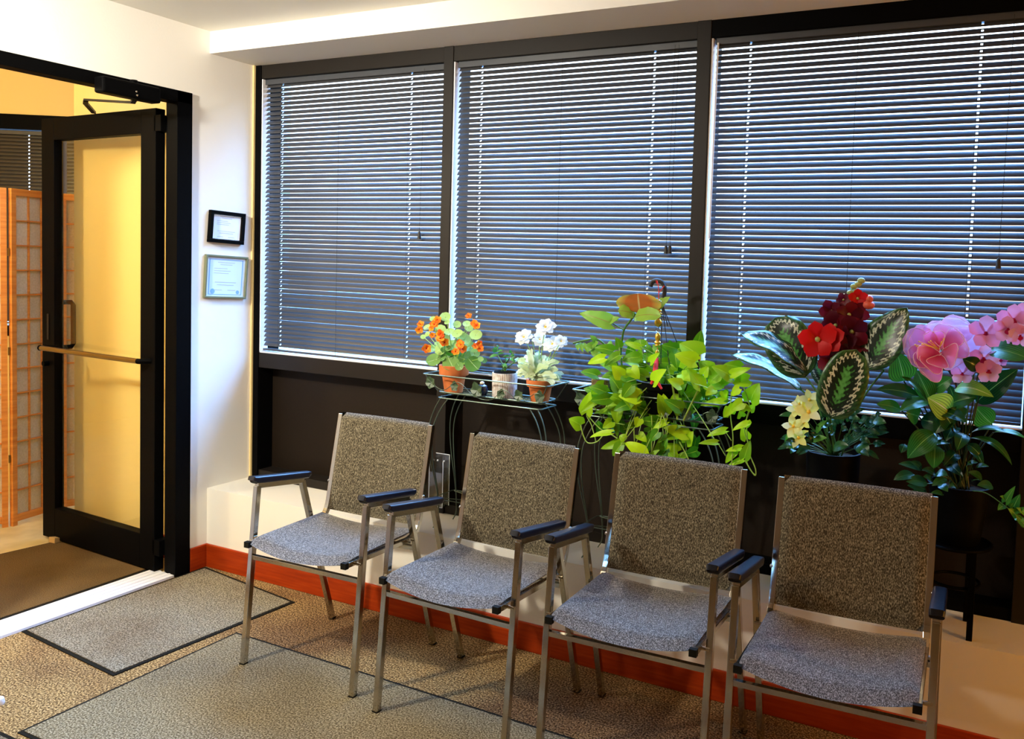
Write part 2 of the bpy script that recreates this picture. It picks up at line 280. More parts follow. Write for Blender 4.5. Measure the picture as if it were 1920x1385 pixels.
# ------------------------------------------------------------------ mesh helpers
class MB:
    def __init__(s): s.v = []; s.f = []; s.uv = []; s.var = []; s.mi = []; s.cm = 0
    def add(s, vs, fs, uvs=None, var=(0, 0)):
        o = len(s.v); s.v += [Vector(p) for p in vs]
        s.f += [tuple(i+o for i in f) for f in fs]; s.mi += [s.cm]*len(fs)
        s.uv += uvs if uvs else [(0, 0)]*len(vs); s.var += [var]*len(vs)
        return s
    def box(s, a, b, R=None, o=None):
        x0, y0, z0 = a; x1, y1, z1 = b
        vs = [Vector(p) for p in ((x0, y0, z0), (x1, y0, z0), (x1, y1, z0), (x0, y1, z0), (x0, y0, z1), (x1, y0, z1), (x1, y1, z1), (x0, y1, z1))]
        if R is not None: vs = [R@p for p in vs]
        if o is not None: vs = [p+Vector(o) for p in vs]
        return s.add(vs, [(0, 3, 2, 1), (4, 5, 6, 7), (0, 1, 5, 4), (1, 2, 6, 5), (2, 3, 7, 6), (3, 0, 4, 7)])
    def tube(s, pts, r, n=8, square=False, closed=False, side=None, rs=None):
        """sweep a round or square section along pts; r = radius or (half width, half depth)"""
        pts = [Vector(p) for p in pts]; N = len(pts); vs = []; fs = []; uvs = []
        ra, rb = (r, r) if not isinstance(r, tuple) else r
        if square == 'super': prof = [(math.copysign(abs(math.cos(2*PI*(k+.5)/n))**.38, math.cos(2*PI*(k+.5)/n)), math.copysign(abs(math.sin(2*PI*(k+.5)/n))**.45, math.sin(2*PI*(k+.5)/n))) for k in range(n)]
        elif square: prof = [(-1, -1), (1, -1), (1, 1), (-1, 1)]; n = 4
        else: prof = [(math.cos(2*PI*k/n), math.sin(2*PI*k/n)) for k in range(n)]
        prev = Vector(side) if side is not None else None
        for i, p in enumerate(pts):
            if closed: t = (pts[(i+1) % N]-pts[i-1])
            else: t = (pts[min(i+1, N-1)]-pts[max(i-1, 0)])
            t = t.normalized() if t.length > 1e-9 else Vector((0, 0, 1))
            if prev is None: prev = t.cross(Vector((0, 0, 1)) if abs(t.z) < .9 else Vector((1, 0, 0)))
            a = (prev-t*prev.dot(t)).normalized(); prev = a; b = t.cross(a)
            k = rs[i] if rs else 1.
            if square and 0 < i < N-1:                                   # keep width through mitres
                d1 = (pts[i]-pts[i-1]).normalized(); c = max(.5, d1.dot(t)); 
            else: c = 1
            for q in prof: vs.append(p+a*q[0]*ra*k+b*q[1]*rb*k/c); uvs.append((i/N, 0))
        L = N if closed else N-1
        for i in range(L):
            for k in range(n):
                fs.append((i*n+k, i*n+(k+1) % n, ((i+1) % N)*n+(k+1) % n, ((i+1) % N)*n+k))
        if not closed: fs += [tuple(reversed(range(n))), tuple(range((N-1)*n, N*n))]
        return s.add(vs, fs, uvs)
    def lathe(s, prof, c=(0, 0, 0), n=32, axis=None):
        c = Vector(c); vs = []; fs = []; uvs = []
        for i, (r, z) in enumerate(prof):
            for k in range(n):
                a = 2*PI*k/n; vs.append(c+Vector((r*math.cos(a), r*math.sin(a), z))); uvs.append((k/n, i/len(prof)))
        for i in range(len(prof)-1):
            for k in range(n): fs.append((i*n+k, i*n+(k+1) % n, (i+1)*n+(k+1) % n, (i+1)*n+k))
        if prof[0][0] > 1e-6: fs.append(tuple(reversed(range(n))))
        if prof[-1][0] > 1e-6: fs.append(tuple(range((len(prof)-1)*n, len(prof)*n)))
        return s.add(vs, fs, uvs)
    def ball(s, c, r, sc=(1, 1, 1), n=10):
        c = Vector(c); vs = []; fs = []
        for i in range(n+1):
            for k in range(n):
                th = PI*i/n; a = 2*PI*k/n
                vs.append(c+Vector((r*sc[0]*math.sin(th)*math.cos(a), r*sc[1]*math.sin(th)*math.sin(a), r*sc[2]*math.cos(th))))
        for i in range(n):
            for k in range(n): fs.append((i*n+k, (i+1)*n+k, (i+1)*n+(k+1) % n, i*n+(k+1) % n))
        return s.add(vs, fs)
    def leaf(s, base, tip, w, nrm=None, shape='ovate', bend=.12, fold=.15, wave=0., nv=9, nu=6, var=None, droop=0.):
        base = Vector(base); tip = Vector(tip); ax = tip-base; L = max(ax.length, 1e-5); t = ax/L
        if nrm is None: nrm = (CAM-base).normalized()+Vector((-.3, -.1, .55))
        nrm = Vector(nrm); sd = t.cross(nrm)
        if sd.length < 1e-4: sd = t.cross(Vector((1, .3, .2)))
        sd.normalize(); nn = sd.cross(t).normalized()
        if nn.dot(nrm) < 0: nn = -nn
        if var is None: var = (random.random(), random.random())
        vs = []; uvs = []; fs = []
        for i in range(nv+1):
            v = i/nv
            if shape == 'heart': hw = (max(0, 1-v**1.5))**.8*min(1, (v+.06)/.26)**.55
            elif shape == 'round': hw = math.sqrt(max(0, 1-(2*v-1)**2))
            elif shape == 'lance': hw = math.sin(PI*min(1, v**.85))**.75
            elif shape == 'petal': hw = math.sin(PI*min(1, v**1.5*.93+.03))**.6
            elif shape == 'lobed': hw = math.sin(PI*min(1, v**1.25*.9+.04))**.5*(1+.30*math.sin(v*21))
            elif shape == 'oblong': hw = (1-abs(2*v-1)**2.6)**.55
            else: hw = math.sin(PI*v**.8)**.7
            if i in (0, nv) and shape not in ('heart',): hw = min(hw, .03)
            if i == nv: hw = 0.0
            for j in range(nu+1):
                u = 2*j/nu-1
                al = v*L
                if shape == 'heart': al -= .20*L*abs(u)**1.2*(1-v)**3
                p = base+t*al+nn*(bend*L*4*v*(1-v))+sd*(u*hw*w/2)+nn*(fold*w/2*hw*abs(u))
                if wave: p += nn*(wave*w*abs(u)*math.sin(v*17+u*2))
                p.z -= droop*L*v*v
                vs.append(p); uvs.append(((u+1)/2, v))
        m = nu+1
        for i in range(nv):
            for j in range(nu): fs.append((i*m+j, i*m+j+1, (i+1)*m+j+1, (i+1)*m+j))
        return s.add(vs, fs, uvs, var)
    def build(s, name, mat, parent=None, smooth=False, bevel=0, thick=0, sharp=40):
        me = bpy.data.meshes.new(name)
        off = Vector((0, 0, 0)); p = parent
        while p is not None: off += p.location; p = p.parent
        me.from_pydata([tuple(v-off) for v in s.v], [], s.f)
        for lay, dat in (('UVMap', s.uv), ('var', s.var)):
            ul = me.uv_layers.new(name=lay); idx = np.empty(len(me.loops), dtype=np.int32); me.loops.foreach_get('vertex_index', idx)
            ul.data.foreach_set('uv', np.array(dat, dtype=np.float32)[idx].ravel())
        for x in (mat if isinstance(mat, (list, tuple)) else [mat]): me.materials.append(x)
        me.polygons.foreach_set('material_index', s.mi)
        if smooth: me.polygons.foreach_set('use_smooth', [True]*len(me.polygons))
        me.update()
        if smooth and sharp:
            try: me.set_sharp_from_angle(angle=math.radians(sharp))
            except Exception: pass
        o = bpy.data.objects.new(name, me); col.objects.link(o)
        if parent is not None: o.parent = parent
        if thick:
            k = o.modifiers.new('thickness', 'SOLIDIFY'); k.thickness = thick; k.offset = 0
        if bevel:
            k = o.modifiers.new('bevel', 'BEVEL'); k.width = bevel; k.segments = 2; k.limit_method = 'ANGLE'
        return o

def tag(o, label, cat, group=None, kind=None):
    o['label'] = label; o['category'] = cat
    if group: o['group'] = group
    if kind: o['kind'] = kind
    return o
def thing(name, label, cat, loc=(0, 0, 0), rz=0, group=None):
    o = bpy.data.objects.new(name, None); col.objects.link(o); o.empty_display_size = .05
    o.location = loc; o.rotation_euler = (0, 0, rz)
    return tag(o, label, cat, group)
def struct(name, mb, mat, label, cat, parent=None, **k):
    o = mb.build(name, mat, parent, **k)
    if parent is None: tag(o, label, cat, kind='structure')
    return o
def bez(p0, p1, p2, n=8):
    p0, p1, p2 = Vector(p0), Vector(p1), Vector(p2)
    return [p0*(1-t)**2+p1*2*t*(1-t)+p2*t*t for t in [i/n for i in range(n+1)]]
def smoothpath(pts, n=5):
    P = [Vector(p) for p in pts]; out = []
    for i in range(len(P)-1):
        a = P[max(i-1, 0)]; b = P[i]; c = P[i+1]; d = P[min(i+2, len(P)-1)]
        for k in range(n):
            t = k/n
            out.append(.5*((2*b)+(c-a)*t+(2*a-5*b+4*c-d)*t*t+(3*b-a-3*c+d)*t**3))
    out.append(P[-1]); return out

# ------------------------------------------------------------------ room shell
D, H1, H2, H3, HB = .2436, .3595, 2.312, 2.4085, .1056
XR, YF = 5.6, -4.8
FR = D+.12                                                    # back of window frame
struct('floor', MB().box((-.0, YF, -.06), (XR, 0, 0)), M['carpet'], 'tan and mauve loop carpet under the chairs', 'floor')
struct('ceiling', MB().box((-.0, YF, H3), (XR, 0, H3+.1)), M['ceil'], 'white ceiling above the blinds', 'ceiling')
struct('trim_1', MB().box((0, 0, H2), (XR, FR+.1, H3+.1)), M['wall'], 'white dropped soffit above the window blinds', 'soffit')
struct('trim_2', MB().box((0, 0, 0), (XR, FR+.1, H1)), M['ledge'], 'cream painted ledge under the windows behind the chairs', 'ledge')
DY0, DY1, DT = -.095, -1.20, 2.118                            # door frame outer edges
wb = MB(); wb.box((-.13, DY0, 0), (0, FR+.1, H3+.1)); wb.box((-.13, DY1, DT), (0, DY0, H3+.1)); wb.box((-.13, YF, 0), (0, DY1, H3+.1))
struct('wall_left', wb, M['wall'], 'white wall with the open glass door', 'wall')
struct('wall_right', MB().box((XR, YF, 0), (XR+.1, FR+.1, H3+.1)), M['back'], 'beige wall closing the room on the right', 'wall')
struct('wall_front', MB().box((-.13, YF-.1, 0), (XR+.1, YF, H3+.1)), M['back'], 'beige wall behind the camera', 'wall')
X3 = 3.318
struct('wall_back', MB().box((X3+.05, D, H1), (XR, FR+.1, H2)), M['panel'], 'dark wall panel to the right of the last blind', 'wall')
struct('trim_3', MB().box((.0, D-.012, H1), (.010, D, H2)), M['caulk'], 'yellowed sealant strip where window frame meets white wall', 'trim')
bb = MB().box((0.012, -.012, 0), (XR, 0, HB)); 
struct('baseboard_back', bb, M['baseb'], 'red-brown wooden baseboard along the cream ledge', 'baseboard', bevel=.003)
struct('baseboard_left', MB().box((0, DY0+.002, 0), (.012, 0, HB)), M['baseb'], 'short red-brown baseboard between door frame and ledge', 'baseboard', bevel=.003)

# ------------------------------------------------------------------ windows, frames, blinds
zs0, zs1 = .893, .968                                          # sill rail
def win(no, x0, x1, label):
    """x0,x1 = opening; frame around it"""
    w = thing('window_%d' % no, label, 'window', ((x0+x1)/2, D, H1)); w['kind'] = 'structure'
    MB().box((x0-.02, D+.085, H1+.03), (x1+.02, D+.11, zs0+.01)).build('spandrel_panel', M['panel'], w)
    MB().box((x0-.02, D+.090, zs1-.01), (x1+.02, D+.094, H2-.05)).build('pane', M['glass'], w)
    f = MB(); f.box((x0-.001, D, zs0), (x1+.001, FR, zs1-.004)); f.box((x0-.001, D+.004, H1), (x1+.001, FR, H1+.04)); f.box((x0-.001, D, H2-.062), (x1+.001, FR, H2))
    f.build('window_frame', M['bronze'] if no < 3 else M['black'], w, bevel=.002)
    MB().box((x0, D+.004, zs1-.004), (x1, D+.085, zs1+.001)).build('sill_cap', M['white_al'], w)
    MB().box((x0+.0005, D+.002, zs1), (x0+.0065, D+.045, H2-.064)).build('daylit_strip', M['white_al'], w)  # white strip standing in for daylight along the channel side
    return w
mull = [(0.010, .045), (1.094, 1.142), (2.205, 2.258), (X3, X3+.05)]
for k in range(3):
    win(k+1, mull[k][1], mull[k+1][0], ['window bay nearest the door, with a dark brown lower panel', 'middle window bay behind the pothos', 'right-hand window bay behind the pink flowers'][k])
for k, (a, b) in enumerate(mull):
    struct('trim_%d' % (4+k), MB().box((a, D-.004, H1), (b, FR, H2)), M['bronze'] if k else M['black'],
           ['black window jamb against the white wall', 'dark bronze mullion between first and second blinds', 'dark bronze mullion between second and third blinds', 'black window jamb right of the third blind'][k], 'mullion', bevel=.002)

def blind(x0, x1, label, z0, z1, yb, wand=None, cords=(), holes=(), center=None, tilt=53, R=None, o=None, pitch=.0213, slatmat=None, group='window blinds'):
    b = thing('venetian_blind', label, 'blind', ((x0+x1)/2, yb, z0) if R is None else o, 0, group)
    T = (lambda p: Vector(p)) if R is None else (lambda p: R@Vector(p)+Vector(o))
    mb = MB(); hw = .0125; n = 6; arc = math.radians(34)
    xs = [x0]
    for h in sorted(holes): xs += [h-.0035, h+.0035]
    xs.append(x1)
    z = z1-.028; k = 0
    while z > z0+.012:
        pr = []
        for i in range(n+1):
            u = i/n*2-1
            cx, cz = u*hw, (1-u*u)*.0018                        # crowned section
            a = math.radians(tilt)+random.uniform(-.015, .015)
            pr.append((cx*math.cos(a)-cz*math.sin(a), cx*math.sin(a)+cz*math.cos(a)))
        dz = random.uniform(-.0006, .0006)
        vs = []
        for x in xs:
            for (yy, zz) in pr: vs.append(T((x, yb+yy, z+zz+dz)))
        fs = []
        for j in range(len(xs)-1):
            for i in range(n):
                if j % 2 == 1 and 2 <= i <= 3: continue
                fs.append((j*(n+1)+i, (j+1)*(n+1)+i, (j+1)*(n+1)+i+1, j*(n+1)+i+1))
        mb.add(vs, fs); z -= pitch; k += 1
    mb.build('slats', slatmat or M['slat'], b, smooth=True, sharp=0)
    def bx(a, c, nm, mt):
        q = MB().box(a, c); q.v = [T(v) for v in q.v]; return q.build(nm, mt, b, bevel=.001)
    bx((x0, yb-.014, z1-.024), (x1, yb+.014, z1), 'headrail', M['rail'])
    bx((x0, yb-.011, z0), (x1, yb+.011, z0+.010), 'bottom_rail', M['rail'])
    for h in list(holes):
        for s in (-1, 1): MB().tube([T((h+s*.006, yb-.0125, z1-.02)), T((h+s*.006, yb-.0125, z0+.005))], .0005, 4).build('ladder_cord', M['cord'], b)
    if center: MB().tube([T((center, yb-.0145, z1-.02)), T((center, yb-.0145, z0+.002))], .0008, 4).build('ladder_cord', M['cord'], b)
    if wand:
        q = MB().tube([T((wand[0], yb-.022, z1-.02)), T((wand[0]-.004, yb-.028, wand[1]))], .0034, 6); q.build('tilt_wand', M['wand'], b, smooth=True)
    for (cx, cz) in cords:
        c = MB().tube([T((cx, yb-.02, z1-.012)), T((cx-.006, yb-.024, cz+.02))], .0009, 4).build('pull_cord', M['cord'], b)
        p = T((cx-.006, yb-.024, cz)); MB().lathe([(.002, .022), (.006, .016), (.007, 0), (.009, -.012), (.0, -.012)], p, 10).build('tassel', M['cord'], c, smooth=True)
    return b
YB = D+.030
def bx_(px, py): return at(px, py, Y=YB).x
def bz_(px, py): return at(px, py, Y=YB-.02).z
blind(mull[0][1]+.006, mull[1][0]-.004, 'charcoal horizontal blind nearest the door, behind the first chair', zs1+.006, H2-.064, YB,
      wand=(bx_(492, 300), bz_(490, 440)), cords=[(bx_(799, 250), bz_(798, 443))], holes=[bx_(529, 400), bx_(768, 400)], center=bx_(637, 400))
blind(mull[1][1]+.012, mull[2][0]-.004, 'charcoal horizontal blind in the middle bay, behind the orange and white flowers', zs1+.006, H2-.062, YB,
      wand=(bx_(857, 200), bz_(855, 440)), cords=[(bx_(1264, 250), bz_(1262, 470)), (bx_(1271, 250), bz_(1271, 470))], holes=[bx_(901, 300), bx_(1222, 300)], center=bx_(1053, 300))
blind(mull[2][1]+.012, mull[3][0]-.004, 'charcoal horizontal blind in the right bay, behind the red orchid and pink flowers', zs1+.006, H2-.060, YB,
      wand=(bx_(1346, 200), bz_(1345, 448)), cords=[(bx_(1893, 200), bz_(1887, 497))], holes=[bx_(1400, 300), bx_(1829, 300)], center=bx_(1600, 300))

# ------------------------------------------------------------------ outdoors beyond the glass
struct('ground', MB().box((-30, .6, -.5), (40, 40, -.45)), M['asphalt'], 'grey asphalt outside beyond the blinds', 'ground')
# ------------------------------------------------------------------ door frame, leaf, closer, threshold
dfm = MB()
dfm.box((-.06, -.168, 0), (.012, DY0, DT)); dfm.box((-.100, -.134, 0), (-.06, DY0, DT-.01))
dfm.box((-.14, DY1, 0), (.012, DY1+.07, DT))
dfm.box((-.06, DY1, DT-.050), (.012, DY0, DT)); dfm.box((-.10, DY1, DT-.035), (-.06, DY0, DT))
struct('door_1', dfm, M['black'], 'black metal door frame in the white wall', 'door frame', bevel=.002)
th = MB().box((-.14, DY1+.07, 0), (.004, -.165, .010)); 
for k in range(4): th.box((-.125+k*.032, DY1+.07, .010), (-.115+k*.032, -.165, .0125))
struct('trim_8', th, M['white_al'], 'white ribbed metal threshold across the doorway', 'threshold')
A = Vector((-.100, -.165, 0)); Bq = Vector((-.985, -.120, 0)); ang = math.atan2(Bq.y-A.y, Bq.x-A.x); LL = (Bq-A).length
dl = thing('glass_door', 'black-framed glass door standing open into the yellow room', 'door', A); 
RD = Matrix.Rotation(ang, 3, 'Z')
def dbox(a, b): return MB().box(a, b, RD, A)
HT = 2.045
f = MB()
f.box((0, -.022, .012), (.105, .022, HT), RD, A); f.box((LL-.105, -.022, .012), (LL, .022, HT), RD, A)
f.box((.105, -.022, .012), (LL-.105, .022, .165), RD, A); f.box((.105, -.022, HT-.105), (LL-.105, .022, HT), RD, A)
f.build('door_frame', M['black'], dl, bevel=.002)
dbox((.10, -.003, .16), (LL-.10, .003, HT-.10)).build('pane', M['doorglass'], dl)
ph = MB().tube([at(76, 652, Y=-.22), at(258, 677, Y=-.225)], .012, 12); pb = ph.build('push_bar', M['brass'], dl, smooth=True)
pe = MB()
e0 = at(76, 652, Y=-.22); e1 = at(258, 677, Y=-.225)
pe.tube([e1, e1+Vector((.012, 0, 0)), e1+Vector((.028, .045, -.001))], .012, 10); pe.tube([e0+Vector((.01, 0, 0)), e0+Vector((.008, .07, 0))], .010, 8); pe.ball(e0, .014)
pe.build('bar_bracket', M['black'], pb, smooth=True)
hx0, hx1 = LL-.10, LL-.085
hd = MB(); hp = [RD@Vector((LL-.07, -.022, 1.165))+A, RD@Vector((LL-.07, -.075, 1.165))+A, RD@Vector((LL-.07, -.085, 1.15))+A, RD@Vector((LL-.07, -.085, .96))+A, RD@Vector((LL-.07, -.075, .945))+A, RD@Vector((LL-.07, -.022, .945))+A]
hd.tube(hp, .0115, 10); hd.build('pull_handle', M['black'], dl, smooth=True)
lk = MB().box((LL-.06, .0225, .985), (LL-.045, .0245, 1.11), RD, A); lk.build('lock_plate', M['bronze'], dl)
MB().tube([RD@Vector((LL-.05, .02, .87))+A, RD@Vector((LL-.05, .045, .87))+A], .013, 12).build('thumb_turn', M['black'], dl)
hg = MB()
for z in (.12, 1.98): hg.box((-.035, -.028, z-.035), (.015, .022, z+.035), RD, A)
hg.build('pivot_hinge', M['black'], dl, bevel=.002)
# closer
cl = thing('door_closer', 'black door closer on the head of the door frame', 'door closer', (.03, -.40, 2.06))
MB().box((.012, -.53, 2.035), (.070, -.285, 2.098)).build('body', M['black'], cl, bevel=.008)
q = MB().lathe([(.0, .014), (.012, .014), (.015, .010), (.015, 0)], (.042, -.385, 2.098), 16); q.build('cap', M['black'], cl, smooth=True)
for dy in (0, .014): MB().ball((.071, -.395+dy*.2, 2.062-dy), .0045).build('screw', M['chrome'], cl)
el = at(161, 187, Z=2.058); ft = at(176, 211, Z=2.056)
MB().tube([(.03, -.375, 2.036), (.02, -.375, 2.026), (-.02, -.372, 2.030), el], (.010, .004), square=True).build('arm', M['bronze'], cl)
MB().tube([el+Vector((0, 0, -.004)), el+Vector((-.02, .01, -.010)), ft], (.009, .005), square=True).build('forearm', M['bronze'], cl)
# wedge under the leaf
wd = MB(); w0 = at(97, 1020, Z=0); w1 = at(126, 1011, Z=0); dd = (w1-w0).normalized(); sd = Vector((-dd.y, dd.x, 0))*.02
vs = [w0-sd, w0+sd, w1+sd, w1-sd, w0-sd+Vector((0, 0, .028)), w0+sd+Vector((0, 0, .028)), w1+sd+Vector((0, 0, .008)), w1-sd+Vector((0, 0, .008))]
wd.add([v+Vector((0, 0, .006)) for v in vs], [(0, 3, 2, 1), (4, 5, 6, 7), (0, 1, 5, 4), (1, 2, 6, 5), (2, 3, 7, 6), (3, 0, 4, 7)])
tag(wd.build('door_wedge', M['wedge'], bevel=.002), 'small pale wooden wedge under the open glass door', 'door stop')

# ------------------------------------------------------------------ yellow room beyond the door
CX, CY = -.93, 1.0
u_ = Vector((.8606, .5093, 0)).normalized(); Pc = Vector((-1.905, .42, 0)); nC = Vector((-u_.y, u_.x, 0))
RC = Matrix(((u_.x, nC.x, 0), (u_.y, nC.y, 0), (0, 0, 1)))      # local x along the wall, y outward
YS = -3.6
w1 = MB(); w1.box((CX, -.022, 0), (-.13, FR, 2.7)); w1.box((CX, FR, 0), (CX+.06, 1.0, 2.7))
struct('wall_1', w1, M['yellow'], 'yellow wall seen through the glass door', 'wall')
wc = MB(); wc.box((-2.1, 0, 0), (1.2, .1, .95), RC, Pc); wc.box((-2.1, 0, 2.2), (1.2, .1, 2.7), RC, Pc)
struct('wall_2', wc, M['yellow'], 'yellow wall above the dark blinds of the next room', 'wall')
wf = MB(); wf.box((-2.1, -.01, 2.115), (1.15, .1, 2.2), RC, Pc); wf.box((-2.1, -.01, .9), (1.15, .1, .96), RC, Pc)
wf.box((.005, -.01, .9), (.086, .1, 2.15), RC, Pc); wf.box((-1.6, -.01, .9), (-1.54, .1, 2.15), RC, Pc); wf.box((1.08, -.01, .9), (1.15, .1, 2.15), RC, Pc)
struct('window_4', wf, M['black'], 'black window frame of the next room behind the folding screen', 'window')
M['slat2'] = flat('dark_brown_blind_slat', (.018, .014, .009), .4, spec=.5)
blind(-1.53, -.012, 'nearly black closed blind above the folding screen', .97, 2.11, .03, holes=[-.111], tilt=74, R=RC, o=Pc, slatmat=M['slat2'])
blind(.099, 1.07, 'nearly black closed blind seen through the edge of the glass door', .97, 2.11, .03, tilt=74, R=RC, o=Pc, slatmat=M['slat2'])
struct('wall_3', MB().box((-3.85, YS, 0), (-3.7, -.5, 2.7)), M['yellow'], 'yellow end wall of the next room', 'wall')
struct('wall_4', MB().box((-3.85, YS-.1, 0), (-.13, YS, 2.7)), M['yellow'], 'yellow near wall of the next room', 'wall')
fl = MB(); fl.add([(-3.8, YS, 0), (-.0, YS, 0), (-.0, FR, 0), (-3.8, 1.1, 0), (-3.8, YS, -.06), (0, YS, -.06), (0, 1.1, -.06), (-3.8, 1.1, -.06)], [(0, 1, 2, 3), (7, 6, 5, 4), (0, 4, 5, 1), (1, 5, 6, 2), (2, 6, 7, 3), (3, 7, 4, 0)])
fl.v = [v-Vector((.0005, 0, .0)) for v in fl.v]
struct('floor_1', fl, M['tile'], 'cream tile floor of the next room', 'floor')
struct('trim_9', MB().box((CX+.061, FR+.001, -.06), (CX+.08, 1.02, 2.75)), M['brick'], 'dull outer skin of the side room wall, outside the left blind', 'outer wall')
struct('ceiling_1', MB().box((-3.85, YS-.1, 2.6), (-.13, FR, 2.7)).box((-3.85, FR, 2.6), (CX, 1.1, 2.7)), M['yellow'], 'ceiling of the next room', 'ceiling')
struct('baseboard_1', MB().box((CX-.012, -.034, 0), (-.14, -.022, HB)), M['baseb'], 'red-brown baseboard on the yellow wall behind the glass door', 'baseboard')

# shoji folding screen
sc = thing('folding_screen', 'honey wood folding screen with paper squares in the next room', 'folding screen', (-1.29, 0, 0), 0)
def spanel(p0, p1, name):
    p0 = Vector(p0); p1 = Vector(p1); L = (p1-p0).length; a = math.atan2(p1.y-p0.y, p1.x-p0.x); R = Matrix.Rotation(a, 3, 'Z')
    H = 1.72; sw = .026
    fr = MB(); fr.box((0, -.010, 0), (sw, .010, H), R, p0); fr.box((L-sw, -.010, 0), (L, .010, H), R, p0)
    fr.box((sw, -.009, .02), (L-sw, .009, .055), R, p0); fr.box((sw, -.009, H-.035), (L-sw, .009, H), R, p0)
    fo = fr.build('screen_panel', M['wood'], sc, bevel=.001)
    g = MB(); n = 13
    for i in range(1, n): z = .055+(H-.09)*i/n; g.box((sw, -.006, z-.0035), (L-sw, .003, z+.0035), R, p0)
    for i in range(1, 3): x = sw+(L-2*sw)*i/3; g.box((x-.0035, -.006, .05), (x+.0035, .003, H-.035), R, p0)
    g.build('lattice', M['wood'], fo)
    MB().box((sw-.002, .004, .04), (L-sw+.002, .006, H-.02), R, p0).build('paper', M['paper'], fo)
spanel((-1.45, -.46, 0), (-1.300, -.128, 0), 'a'); spanel((-1.290, -.118, 0), (-1.345, .150, 0), 'b'); spanel((-1.350, .165, 0), (-1.235, .47, 0), 'c')
for z in (.35, .9, 1.4): MB().tube([(-1.292, -.124, z-.02), (-1.292, -.124, z+.02)], .005, 8).build('hinge', M['brass'], sc)

# ------------------------------------------------------------------ mats
def fmat(name, c, label, mat, border=.022, h=.006, z0=0, group='floor mats'):
    c = [Vector((x, y, z0)) for x, y in c]; cen = sum(c, Vector())/len(c)
    t = thing(name, label, 'mat', (cen.x, cen.y, z0), 0, group)
    n = len(c); inn = []
    for i in range(n):
        a = (c[i-1]-c[i]).normalized(); b = (c[(i+1) % n]-c[i]).normalized(); inn.append(c[i]+(a+b).normalized()*border/max(.3, math.sqrt((1-a.dot(b))/2)))
    r = MB(); up_ = Vector((0, 0, h*.6))
    vs = c+[p+up_ for p in c]+[p+up_ for p in inn]; fs = [tuple(range(n-1, -1, -1))]
    for i in range(n): j = (i+1) % n; fs += [(i, j, n+j, n+i), (n+i, n+j, 2*n+j, 2*n+i)]
    r.add(vs, fs); r.build('rubber_border', M['rubber'], t)
    p = MB(); N = 1; vs = [q for q in inn]+[q+Vector((0, 0, h)) for q in inn]; fs = [tuple(range(n, 2*n))]
    for i in range(n): j = (i+1) % n; fs.append((i, j, n+j, n+i))
    p.add(vs, fs); p.build('pile', mat, t)
    return t
def fz(*pts): return [(at(x, y, Z=.003).x, at(x, y, Z=.003).y) for x, y in pts]
fmat('door_mat', [(.010, -.80), (.612, -.849), (.662, -.108), (.020, -.022)], 'grey doormat with black edge just inside the door threshold', M['mat'], border=.014)
fmat('floor_mat', [(.694, -1.195), (2.35, -1.19), (2.28, -.435), (.690, -.420)], 'large olive-grey mat running under the front legs of the chairs', M['mat2'], border=.012, h=.005)
fmat('floor_mat', [(.50, -1.9), (1.6, -1.9), (1.6, -1.215), (.60, -1.215)], 'grey mat with only its corner showing at the lower left', M['mat'], border=.014, h=.005)
fmat('door_mat', [(-1.09, -1.6), (-.155, -1.6), (-.165, -.10), (-.86, -.045)], 'dark brown mat in the next room under the glass door', M['mat3'], border=.012)
wbm = MB().lathe([(.0, 0), (.014, 0), (.016, .006), (.013, .02), (.0, .024)], (.478, -1.128, 0), 14)
tag(wbm.build('plastic_cap', M['white_pl'], smooth=True), 'small round white object on the carpet at the left edge', 'cap')
